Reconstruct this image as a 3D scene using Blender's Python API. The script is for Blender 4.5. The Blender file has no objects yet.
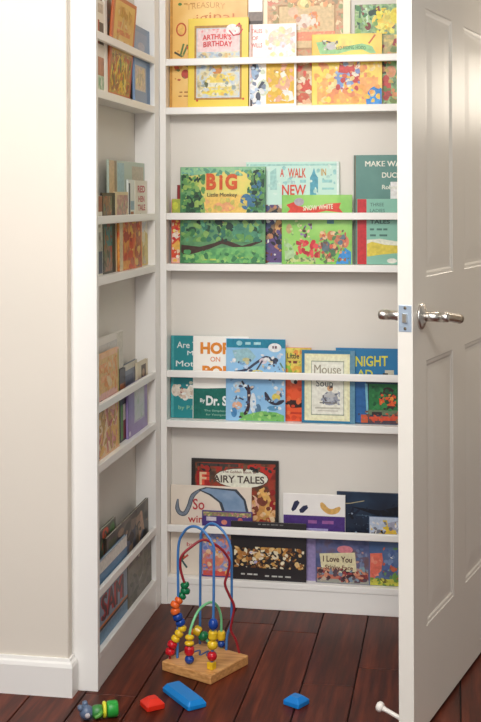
import bpy, bmesh, math, random
from mathutils import Vector, Matrix
random.seed(7)
S = bpy.context.scene
COL = S.collection
R = math.radians

# ------------------------------------------------------------------ materials
def lin(c):
    out = []
    for v in c:
        v /= 255.0
        out.append(v / 12.92 if v <= 0.04045 else ((v + 0.055) / 1.055) ** 2.4)
    return (out[0], out[1], out[2], 1.0)

MATS = {}
def flat(c, rough=0.5, metal=0.0, spec=0.5):
    key = ('flat', tuple(c), rough, metal, spec)
    if key in MATS: return MATS[key]
    m = bpy.data.materials.new('paint_%02x%02x%02x' % tuple(c)); m.use_nodes = True
    nt = m.node_tree; b = nt.nodes['Principled BSDF']
    b.inputs['Roughness'].default_value = rough
    b.inputs['Metallic'].default_value = metal
    b.inputs['Specular IOR Level'].default_value = spec
    n = nt.nodes.new('ShaderNodeTexNoise'); n.inputs['Scale'].default_value = 40
    tc = nt.nodes.new('ShaderNodeTexCoord')
    nt.links.new(tc.outputs['Object'], n.inputs['Vector'])
    mx = nt.nodes.new('ShaderNodeMix'); mx.data_type = 'RGBA'
    l = lin(c)
    mx.inputs[6].default_value = (l[0]*.95, l[1]*.95, l[2]*.95, 1)
    mx.inputs[7].default_value = (min(1, l[0]*1.05), min(1, l[1]*1.05), min(1, l[2]*1.05), 1)
    nt.links.new(n.outputs['Fac'], mx.inputs[0])
    nt.links.new(mx.outputs[2], b.inputs['Base Color'])
    MATS[key] = m
    return m

def ink(c):
    """printed colour with the uneven tone of an illustration"""
    key = ('ink', tuple(c))
    if key in MATS: return MATS[key]
    m = flat(c, .4, 0.0, .35).copy(); m.name = 'printed_ink'
    nt = m.node_tree
    for n in nt.nodes:
        if n.type == 'TEX_NOISE': n.inputs['Scale'].default_value = 110; n.inputs['Detail'].default_value = 4
        if n.type == 'MIX':
            l = lin(c)
            n.inputs[6].default_value = tuple(v*.62 for v in l[:3]) + (1,)
            n.inputs[7].default_value = tuple(min(1, v*1.28 + .01) for v in l[:3]) + (1,)
    MATS[key] = m
    return m

def mottle(cols, scale=30, rough=0.35, detail=3, stretch=(1, 1, 1)):
    """printed picture: blotches of several ink colours"""
    key = ('mot', tuple(map(tuple, cols)), scale, rough, stretch)
    if key in MATS: return MATS[key]
    m = bpy.data.materials.new('printed_art'); m.use_nodes = True
    nt = m.node_tree; b = nt.nodes['Principled BSDF']
    b.inputs['Roughness'].default_value = rough
    tc = nt.nodes.new('ShaderNodeTexCoord'); mp = nt.nodes.new('ShaderNodeMapping')
    mp.inputs['Scale'].default_value = stretch
    mp.inputs['Location'].default_value = (random.random()*5, random.random()*5, random.random()*5)
    n = nt.nodes.new('ShaderNodeTexNoise'); n.inputs['Scale'].default_value = scale
    n.inputs['Detail'].default_value = detail
    r = nt.nodes.new('ShaderNodeValToRGB'); r.color_ramp.interpolation = 'LINEAR'
    e = r.color_ramp.elements
    k = len(cols)
    pos = [0.33 + 0.34 * i / (k - 1) for i in range(k)] if k > 1 else [0.5]
    e[0].position = pos[0]; e[0].color = lin(cols[0])
    e[1].position = pos[-1]; e[1].color = lin(cols[-1])
    for i in range(1, k - 1):
        q = e.new(pos[i]); q.color = lin(cols[i])
    nt.links.new(tc.outputs['Object'], mp.inputs['Vector'])
    nt.links.new(mp.outputs['Vector'], n.inputs['Vector'])
    nt.links.new(n.outputs['Fac'], r.inputs['Fac'])
    nt.links.new(r.outputs['Color'], b.inputs['Base Color'])
    MATS[key] = m
    return m

def paint(name, c, rough=0.45, bump=0.02, scale=250):
    m = bpy.data.materials.new(name); m.use_nodes = True
    nt = m.node_tree; b = nt.nodes['Principled BSDF']
    b.inputs['Roughness'].default_value = rough
    tc = nt.nodes.new('ShaderNodeTexCoord')
    n = nt.nodes.new('ShaderNodeTexNoise'); n.inputs['Scale'].default_value = scale
    n2 = nt.nodes.new('ShaderNodeTexNoise'); n2.inputs['Scale'].default_value = 3
    nt.links.new(tc.outputs['Object'], n.inputs['Vector'])
    nt.links.new(tc.outputs['Object'], n2.inputs['Vector'])
    mx = nt.nodes.new('ShaderNodeMix'); mx.data_type = 'RGBA'
    l = lin(c)
    mx.inputs[6].default_value = tuple(v*.97 for v in l[:3]) + (1,)
    mx.inputs[7].default_value = tuple(min(1, v*1.03) for v in l[:3]) + (1,)
    nt.links.new(n2.outputs['Fac'], mx.inputs[0])
    nt.links.new(mx.outputs[2], b.inputs['Base Color'])
    bp = nt.nodes.new('ShaderNodeBump'); bp.inputs['Strength'].default_value = bump
    bp.inputs['Distance'].default_value = 0.002
    nt.links.new(n.outputs['Fac'], bp.inputs['Height'])
    nt.links.new(bp.outputs['Normal'], b.inputs['Normal'])
    return m

def plank_material():
    m = bpy.data.materials.new('dark_plank_wood'); m.use_nodes = True
    nt = m.node_tree; b = nt.nodes['Principled BSDF']
    geo = nt.nodes.new('ShaderNodeNewGeometry')
    tc = nt.nodes.new('ShaderNodeTexCoord')
    mp = nt.nodes.new('ShaderNodeMapping'); mp.inputs['Scale'].default_value = (14, 1.0, 6)
    nt.links.new(tc.outputs['Object'], mp.inputs['Vector'])
    n = nt.nodes.new('ShaderNodeTexNoise'); n.noise_dimensions = '4D'
    n.inputs['Scale'].default_value = 3.5; n.inputs['Detail'].default_value = 6; n.inputs['Roughness'].default_value = 0.6
    mul = nt.nodes.new('ShaderNodeMath'); mul.operation = 'MULTIPLY'; mul.inputs[1].default_value = 50
    nt.links.new(geo.outputs['Random Per Island'], mul.inputs[0])
    nt.links.new(mul.outputs[0], n.inputs['W'])
    nt.links.new(mp.outputs['Vector'], n.inputs['Vector'])
    r = nt.nodes.new('ShaderNodeValToRGB')
    e = r.color_ramp.elements
    e[0].position = 0.28; e[0].color = lin((40, 15, 9))
    e[1].position = 0.75; e[1].color = lin((120, 54, 32))
    q = e.new(0.5); q.color = lin((78, 31, 18))
    nt.links.new(n.outputs['Fac'], r.inputs['Fac'])
    hsv = nt.nodes.new('ShaderNodeHueSaturation')
    mr = nt.nodes.new('ShaderNodeMapRange')
    mr.inputs['To Min'].default_value = 0.78; mr.inputs['To Max'].default_value = 1.2
    nt.links.new(geo.outputs['Random Per Island'], mr.inputs['Value'])
    nt.links.new(mr.outputs['Result'], hsv.inputs['Value'])
    nt.links.new(r.outputs['Color'], hsv.inputs['Color'])
    nt.links.new(hsv.outputs['Color'], b.inputs['Base Color'])
    b.inputs['Roughness'].default_value = 0.4
    b.inputs['Specular IOR Level'].default_value = 0.22
    bp = nt.nodes.new('ShaderNodeBump'); bp.inputs['Strength'].default_value = 0.06; bp.inputs['Distance'].default_value = 0.002
    nt.links.new(n.outputs['Fac'], bp.inputs['Height'])
    nt.links.new(bp.outputs['Normal'], b.inputs['Normal'])
    return m

def pine_material():
    m = bpy.data.materials.new('pale_pine_wood'); m.use_nodes = True
    nt = m.node_tree; b = nt.nodes['Principled BSDF']
    tc = nt.nodes.new('ShaderNodeTexCoord')
    mp = nt.nodes.new('ShaderNodeMapping'); mp.inputs['Scale'].default_value = (4, 40, 60)
    nt.links.new(tc.outputs['Object'], mp.inputs['Vector'])
    n = nt.nodes.new('ShaderNodeTexNoise'); n.inputs['Scale'].default_value = 3; n.inputs['Detail'].default_value = 5
    nt.links.new(mp.outputs['Vector'], n.inputs['Vector'])
    r = nt.nodes.new('ShaderNodeValToRGB'); e = r.color_ramp.elements
    e[0].position = .3; e[0].color = lin((186, 128, 72)); e[1].position = .7; e[1].color = lin((226, 172, 110))
    nt.links.new(n.outputs['Fac'], r.inputs['Fac'])
    nt.links.new(r.outputs['Color'], b.inputs['Base Color'])
    b.inputs['Roughness'].default_value = 0.4
    return m

def pages_material():
    m = bpy.data.materials.new('page_edges'); m.use_nodes = True
    nt = m.node_tree; b = nt.nodes['Principled BSDF']
    tc = nt.nodes.new('ShaderNodeTexCoord')
    w = nt.nodes.new('ShaderNodeTexWave'); w.bands_direction = 'Y'; w.inputs['Scale'].default_value = 400
    nt.links.new(tc.outputs['Object'], w.inputs['Vector'])
    r = nt.nodes.new('ShaderNodeValToRGB'); e = r.color_ramp.elements
    e[0].color = lin((206, 196, 176)); e[1].color = lin((238, 232, 218))
    nt.links.new(w.outputs['Fac'], r.inputs['Fac'])
    nt.links.new(r.outputs['Color'], b.inputs['Base Color'])
    b.inputs['Roughness'].default_value = 0.8
    return m

M_WALL = paint('cream_wall_paint', (228, 219, 206), 0.7, 0.05)
M_BACK = paint('cream_back_board', (223, 217, 208), 0.6)
M_WHITE = paint('white_satin_paint', (243, 240, 235), 0.35)
M_DOOR = paint('white_door_paint', (240, 235, 225), 0.3)
M_CEIL = paint('white_ceiling_paint', (240, 238, 232), 0.8)
M_FLOOR = plank_material()
M_GAP = flat((20, 10, 7), 0.8)
M_PINE = pine_material()
M_PAGES = pages_material()
M_METAL = flat((222, 218, 211), 0.3, 1.0)
M_DARKMETAL = flat((150, 136, 118), 0.35, 1.0)
M_PLATE = flat((196, 212, 230), 0.35, 0.6)

# ------------------------------------------------------------------ mesh helpers
def link(name, bm, mats, parent=None, smooth=False, recalc=True):
    me = bpy.data.meshes.new(name)
    if recalc: bmesh.ops.recalc_face_normals(bm, faces=bm.faces[:])
    bm.to_mesh(me); bm.free()
    for m in (mats if isinstance(mats, (list, tuple)) else [mats]): me.materials.append(m)
    if smooth:
        for p in me.polygons: p.use_smooth = True
    o = bpy.data.objects.new(name, me); COL.objects.link(o)
    if parent: o.parent = parent
    return o

def empty(name, loc, rot=(0, 0, 0)):
    o = bpy.data.objects.new(name, None); COL.objects.link(o)
    o.location = loc; o.rotation_euler = rot; o.empty_display_size = 0.05
    return o

def tag(o, label=None, cat=None, group=None, kind=None):
    if label: o['label'] = label
    if cat: o['category'] = cat
    if group: o['group'] = group
    if kind: o['kind'] = kind
    return o

def box(bm, x0, x1, y0, y1, z0, z1, mi=0, bev=0.0):
    vs = [bm.verts.new(p) for p in ((x0,y0,z0),(x1,y0,z0),(x1,y1,z0),(x0,y1,z0),(x0,y0,z1),(x1,y0,z1),(x1,y1,z1),(x0,y1,z1))]
    fs = [bm.faces.new([vs[i] for i in f]) for f in ((3,2,1,0),(4,5,6,7),(0,1,5,4),(1,2,6,5),(2,3,7,6),(3,0,4,7))]
    for f in fs: f.material_index = mi
    if bev > 0:
        es = list({e for f in fs for e in f.edges})
        r = bmesh.ops.bevel(bm, geom=es, offset=bev, segments=2, affect='EDGES', profile=0.5)
        for f in r['faces']: f.material_index = mi
    return vs

def lathe(bm, prof, axis_o, axis, seg=24, mi=0):
    """revolve (radius, height) profile about axis through axis_o"""
    a = Vector(axis).normalized(); o = Vector(axis_o)
    u = a.orthogonal().normalized(); v = a.cross(u)
    rings = []
    for r, h in prof:
        if r < 1e-6:
            rings.append([bm.verts.new(o + a*h)])
        else:
            rings.append([bm.verts.new(o + a*h + (u*math.cos(2*math.pi*k/seg) + v*math.sin(2*math.pi*k/seg))*r) for k in range(seg)])
    for A, B in zip(rings, rings[1:]):
        for k in range(seg):
            k2 = (k+1) % seg
            if len(A) == 1 and len(B) == 1: continue
            if len(A) == 1: f = bm.faces.new((A[0], B[k], B[k2]))
            elif len(B) == 1: f = bm.faces.new((A[k], B[0], A[k2]))
            else: f = bm.faces.new((A[k], B[k], B[k2], A[k2]))
            f.material_index = mi
    for ring in (rings[0], rings[-1]):
        if len(ring) > 2:
            f = bm.faces.new(ring); f.material_index = mi

def smooth_path(pts, n=8):
    P = [Vector(p) for p in pts]; out = []
    for i in range(len(P)-1):
        p0 = P[max(i-1, 0)]; p1 = P[i]; p2 = P[i+1]; p3 = P[min(i+2, len(P)-1)]
        for k in range(n):
            t = k/n
            out.append(0.5*((2*p1) + (p2-p0)*t + (2*p0-5*p1+4*p2-p3)*t*t + (3*p1-p0-3*p2+p3)*t**3))
    out.append(P[-1])
    return out

def tube(bm, pts, r, seg=10, mi=0):
    n = len(pts); rings = []
    up = None
    for i, p in enumerate(pts):
        t = (pts[min(i+1, n-1)] - pts[max(i-1, 0)]).normalized()
        if up is None: up = t.orthogonal().normalized()
        up = (up - t*up.dot(t)).normalized()
        w = t.cross(up)
        rr = r(i/(n-1)) if callable(r) else r
        rings.append([bm.verts.new(p + (up*math.cos(2*math.pi*k/seg) + w*math.sin(2*math.pi*k/seg))*rr) for k in range(seg)])
    for A, B in zip(rings, rings[1:]):
        for k in range(seg):
            f = bm.faces.new((A[k], A[(k+1) % seg], B[(k+1) % seg], B[k])); f.material_index = mi
    for ring in (rings[0], rings[-1]):
        f = bm.faces.new(ring); f.material_index = mi

# ------------------------------------------------------------------ setting
bm = bmesh.new()
x0 = -0.879 - 0.128*14; ncol = 34
for c in range(ncol):
    xa = x0 + c*0.128
    y = -4.2 + random.uniform(-1.2, 0)
    seams = []
    while y < 2.3:
        L = random.uniform(0.9, 1.7); seams.append((y, y+L)); y += L
    if c == 14: seams = [(-4.4, -3.1), (-3.1, -1.9), (-1.9, -.647), (-.647, .7), (.7, 2.4)]
    if c == 18: seams = [(-4.4, -2.9), (-2.9, -1.7), (-1.7, -.5), (-.5, .9), (.9, 2.4)]
    if c == 19: seams = [(-4.4, -2.7), (-2.7, -1.5), (-1.5, -.38), (-.38, 1.1), (1.1, 2.4)]
    for a, b in seams:
        g = 0.0016; ch = 0.0012
        X0, X1, Y0, Y1 = xa+g, xa+0.128-g, max(a, -4.4)+g, min(b, 2.3)-g
        if Y1 - Y0 < .05: continue
        lo = [bm.verts.new(q) for q in ((X0,Y0,-.016),(X1,Y0,-.016),(X1,Y1,-.016),(X0,Y1,-.016))]
        mid = [bm.verts.new(q) for q in ((X0,Y0,-ch),(X1,Y0,-ch),(X1,Y1,-ch),(X0,Y1,-ch))]
        hi = [bm.verts.new(q) for q in ((X0+ch,Y0+ch,0),(X1-ch,Y0+ch,0),(X1-ch,Y1-ch,0),(X0+ch,Y1-ch,0))]
        for A, B in ((lo, mid), (mid, hi)):
            for k in range(4): bm.faces.new((A[k], A[(k+1)%4], B[(k+1)%4], B[k]))
        bm.faces.new(hi)
box(bm, x0, x0+ncol*.128, -4.4, 2.3, -.08, -.006, 1)
tag(link('floor', bm, [M_FLOOR, M_GAP]), 'dark reddish brown plank floor', kind='structure')

def struct(name, boxes, mat, bev=0.0):
    bm = bmesh.new()
    for b in boxes: box(bm, *b, 0, bev)
    return tag(link(name, bm, mat), kind='structure')

CEIL = 2.62
struct('ceiling', [(-2.7, 1.5, -4.4, 2.3, CEIL, CEIL+.1)], M_CEIL)
struct('wall_left', [(-1.1, -.9222, -.62, .19, 0, CEIL)], M_WALL)
struct('wall_front', [(-2.7, -.914, -.667, -.637, 0, CEIL)], M_WALL, 0.004)
struct('wall_back', [(-.918, .118, .068, .19, 0, CEIL)], M_WALL)
struct('wall_right', [(.895, 1.5, -.085, .068, 0, CEIL), (.1185, .895, -.085, .068, 2.075, CEIL), (.073, .1185, .0, .068, 0, CEIL)], M_WALL)
struct('wall_hall', [(-.9, 2.2, 2.1, 2.2, 0, CEIL)], paint('tan_hall_wall_paint', (204, 180, 146), 0.7))
struct('trim_1', [(.1195, .149, -.084, .067, 0, 2.045), (.1195, .893, -.084, .067, 2.045, 2.074), (.864, .893, -.084, .067, 0, 2.045)], M_WHITE)
# baseboard on the left front wall, wrapping the wall end
bm = bmesh.new()
prof = [(0, 0), (.014, 0), (.014, .071), (.011, .079), (.007, .083), (.005, .090), (0, .090)]
def sweep(bm, path_fn):
    rings = [[bm.verts.new(q) for q in path_fn(k)] for k in range(3)]
    for A, B in zip(rings, rings[1:]):
        for k in range(len(A)):
            k2 = (k+1) % len(A)
            bm.faces.new((A[k], A[k2], B[k2], B[k]))
    bm.faces.new(rings[0]); bm.faces.new(rings[-1])
def bbpath(k):
    if k == 0: return [(-2.7, -.667-d, z) for d, z in prof]
    if k == 1: return [(-.914+d, -.667-d, z) for d, z in prof]
    return [(-.914+d, -.6375, z) for d, z in prof]
sweep(bm, bbpath)
tag(link('baseboard_left', bm, M_WHITE), kind='structure')

# ------------------------------------------------------------------ bookcases
ZA, ZB, ZC, ZD = 1.4673, 1.0056, 0.5468, 0.0876
RA, RB, RC, RD = 1.6108, 1.1560, 0.6942, 0.2414
ZTOP, RTOP = 1.930, 2.075
TH = 0.0205; RH = 0.0205; RT = 0.0115
UH = 2.4
bc = tag(empty('bookcase', (-.39, 0.03, 0)), 'white bookcase of shallow railed shelves along the back wall beside the door', 'bookcase', 'built-in white bookcases')
def local(o, root):
    o.parent = root; o.matrix_parent_inverse = Matrix.Translation(-Vector(root.location))
    return o
def part(name, root, b, mat=M_WHITE, bev=0.0012):
    bm = bmesh.new(); box(bm, *b, 0, bev)
    return local(link(name, bm, mat), root)
BX0, BX1 = -.85, .07
part('side_panel', bc, (BX0, BX0+.0195, 0, .061, 0, UH))
part('side_panel', bc, (BX1-.0195, BX1, 0, .061, 0, UH))
part('back_panel', bc, (BX0, BX1, .0611, .067, 0, UH), M_BACK, 0)
for z in (ZTOP, ZA, ZB, ZC-.003): part('shelf', bc, (BX0+.0196, BX1-.0196, 0, .061, z-TH, z))
part('shelf', bc, (BX0+.0196, BX1-.0196, 0, .061, ZD-.0255, ZD-.007))
part('top_panel', bc, (BX0+.0196, BX1-.0196, 0, .061, UH-.02, UH))
for z in (RTOP, RA, RB, RC-.003, RD-.007): part('rail', bc, (BX0+.0196, BX1-.0196, 0, RT, z-RH, z), bev=.002)
part('toe_kick', bc, (BX0+.0196, BX1-.0196, .0025, .02, 0, ZD-.0257))

lc = tag(empty('bookcase', (-.88, -.31, 0)), 'white bookcase of shallow railed shelves on the left side, behind the white end board', 'bookcase', 'built-in white bookcases')
LX0, LX1 = -.911, -.85
part('side_panel', lc, (-.9215, LX1, -.635, -.6175, 0, UH))
part('side_panel', lc, (LX0, LX1, -.055, -.0003, 0, UH))
part('back_panel', lc, (-.9172, -.9112, -.62, -.002, 0, UH), M_BACK, 0)
for z in (ZTOP, ZA, ZB, ZC): part('shelf', lc, (LX0, LX1, -.6173, -.0552, z-TH, z))
part('shelf', lc, (LX0, LX1, -.6173, -.0552, ZD-.0185, ZD))
part('top_panel', lc, (LX0, LX1, -.6173, -.0552, UH-.02, UH))
for z in (RTOP, RA, RB, RC, RD): part('rail', lc, (LX1-RT, LX1, -.6173, -.0552, z-RH, z), bev=.002)
part('toe_kick', lc, (LX1-.02, LX1-.0015, -.6173, -.0552, 0, ZD-.0187))

# ------------------------------------------------------------------ door
DW, DT, DH = 0.735, 0.034, 2.03
door = empty('door_1', (-.0843, -.8029, 0.012), (0, 0, R(90-15.875)))
tag(door, 'white panelled door standing open at right, seen along its latch edge', kind='structure')
def door_leaf():
    bm = bmesh.new()
    cols = [(.098, .315), (.42, .637)]
    rows = [(.236-.012, .832-.012), (1.02-.012, 1.626-.012), (1.73, 1.915)]
    xs = [0, .098, .315, .42, .637, DW]
    zs = [0] + [v for r_ in rows for v in r_] + [DH]
    for side in (0, 1):
        Y = 0 if side == 0 else DT
        sg = 1 if side == 0 else -1
        for i in range(len(xs)-1):
            for j in range(len(zs)-1):
                a, b, c, d = xs[i], xs[i+1], zs[j], zs[j+1]
                ispanel = (i in (1, 3)) and (j in (1, 3, 5))
                if not ispanel:
                    f = [bm.verts.new((x, Y, z)) for x, z in ((a,c),(b,c),(b,d),(a,d))]
                    bm.faces.new(f if side == 0 else f[::-1])
                else:
                    steps = [(0, 0), (.002, .0010), (.009, .0016), (.014, .0032), (.022, .0034), (.056, .0022), (.06, .0021)]
                    prev = None
                    for ins, dep in steps:
                        ring = [bm.verts.new((x, Y + sg*dep, z)) for x, z in ((a+ins,c+ins),(b-ins,c+ins),(b-ins,d-ins),(a+ins,d-ins))]
                        if prev:
                            for k in range(4):
                                f = (prev[k], prev[(k+1)%4], ring[(k+1)%4], ring[k])
                                bm.faces.new(f if side == 0 else f[::-1])
                        prev = ring
                    bm.faces.new(prev if side == 0 else prev[::-1])
    for q in (((0,0,0),(0,DT,0),(0,DT,DH),(0,0,DH)), ((DW,0,0),(DW,0,DH),(DW,DT,DH),(DW,DT,0)),
              ((0,0,0),(DW,0,0),(DW,DT,0),(0,DT,0)), ((0,0,DH),(0,DT,DH),(DW,DT,DH),(DW,0,DH))):
        bm.faces.new([bm.verts.new(p) for p in q])
    bmesh.ops.remove_doubles(bm, verts=bm.verts[:], dist=1e-5)
    return bm
link('leaf', door_leaf(), M_DOOR, door)
HZ = .935 - .012
for sg, y in ((-1, 0), (1, DT)):
    bm = bmesh.new()
    lathe(bm, [(.0, 0), (.029, 0.0), (.029, .004), (.025, .007), (.017, .009), (.0135, .012), (.0, .012)], (.06, y, HZ), (0, sg, 0), 32)
    h = link('handle_rose', bm, M_METAL, door, True)
    tag(h, 'round metal handle rose')
    bm = bmesh.new()
    tube(bm, [Vector((.06, y + sg*v, HZ)) for v in (.008, .024, .044)], lambda t: .0108, 16)
    tube(bm, smooth_path([(.055, y+sg*.052, HZ), (.06, y+sg*.053, HZ), (.075, y+sg*.054, HZ), (.12, y+sg*.054, HZ-.006), (.168, y+sg*.054, HZ-.013)], 6), lambda t: .0108, 16)
    lathe(bm, [(0, 0), (.0108, 0), (.0108, .019), (.009, .0225), (0, .0225)], (.06, y+sg*.041, HZ), (0, sg, 0), 20)
    l_ = link('lever', bm, M_METAL, h, True)
    bm = bmesh.new()
    lathe(bm, [(0, 0), (.0105, 0), (.0110, .002), (.0110, .014), (.009, .017), (0, .017)], (.166, y+sg*.054, HZ-.0127), (1, 0, -.14), 16)
    link('lever_tip', bm, M_DARKMETAL, h, True)
# latch plate on the edge
bm = bmesh.new(); box(bm, -.0012, .0, .0025, DT-.0025, HZ-.029, HZ+.029, 0, .0004)
lp = tag(link('latch_plate', bm, M_PLATE, door), 'bluish metal latch plate on the door edge')
bm = bmesh.new()
for v in [((-.0012, .011, HZ-.009), (-.0012, .024, HZ-.009), (-.0012, .024, HZ+.011), (-.0012, .011, HZ+.011))]:
    a = [bm.verts.new(q) for q in v]
    b = [bm.verts.new(q) for q in ((-.010, .012, HZ-.008), (-.003, .023, HZ-.008), (-.003, .023, HZ+.010), (-.010, .012, HZ+.010))]
    bm.faces.new(a); bm.faces.new(b)
    for k in range(4): bm.faces.new((a[k], a[(k+1)%4], b[(k+1)%4], b[k]))
link('latch_bolt', bm, M_METAL, lp)
for dz in (-.022, .023):
    bm = bmesh.new(); lathe(bm, [(0, 0), (.0035, 0), (.0032, .0008), (0, .0012)], (-.0012, DT/2, HZ+dz), (-1, 0, 0), 14)
    link('screw', bm, M_DARKMETAL, lp)
# door stop on the left face, low down
bm = bmesh.new()
lathe(bm, [(0, 0), (.012, 0), (.012, .003), (.006, .007), (.005, .016), (.0052, .046), (.0068, .053)], (.035, DT, .028), (0, 1, .36), 20)
ds = tag(link('door_stop', bm, flat((238, 232, 224), .3), door, True), 'white door stop rod on the door foot')
bm = bmesh.new()
lathe(bm, [(0, 0), (.006, 0), (.0105, .003), (.0118, .008), (.0105, .013), (.006, .0165), (0, .017)], (.035, DT+.0485, .0454), (0, 1, .36), 20)
link('stop_tip', bm, flat((244, 238, 230), .4), ds, True)
for hz in (.2, 1.0, 1.8):
    bm = bmesh.new(); lathe(bm, [(0, 0), (.006, 0), (.006, .09), (0, .09)], (DW+.005, DT+.0015, hz), (0, 0, 1), 14)
    link('hinge', bm, M_METAL, door, True)

# ------------------------------------------------------------------ books
def text_mesh(s, bold=0.0, shear=0.0):
    shifts = [0]
    if 'M' in s and bold > 0:      # thicken by overprinting, the outline offset spoils this letter
        shifts = [-bold*1.2, 0, bold*1.2]; bold = 0
    cu = bpy.data.curves.new('lettering', 'FONT'); cu.body = s; cu.offset = bold; cu.shear = shear
    cu.resolution_u = 3
    ob = bpy.data.objects.new('lettering', cu)
    COL.objects.link(ob)
    bpy.context.view_layer.update()
    me = bpy.data.meshes.new_from_object(ob)
    polys = [tuple(p.vertices) for p in me.polygons]
    vs = [(v.co.x, v.co.y) for v in me.vertices]
    n0, p0 = len(vs), list(polys); vs = [(x + sh_, y, i*2e-6) for i, sh_ in enumerate(shifts) for x, y in vs]
    polys = [tuple(q + i*n0 for q in p_) for i in range(len(shifts)) for p_ in p0]
    bpy.data.objects.remove(ob); bpy.data.curves.remove(cu); bpy.data.meshes.remove(me)
    xs = [v[0] for v in vs]; ys = [v[1] for v in vs]
    a, b, c, d = min(xs), max(xs), min(ys), max(ys)
    return [((x-a)/(b-a), (y-c)/(d-c), l) for x, y, l in vs], polys


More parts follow.
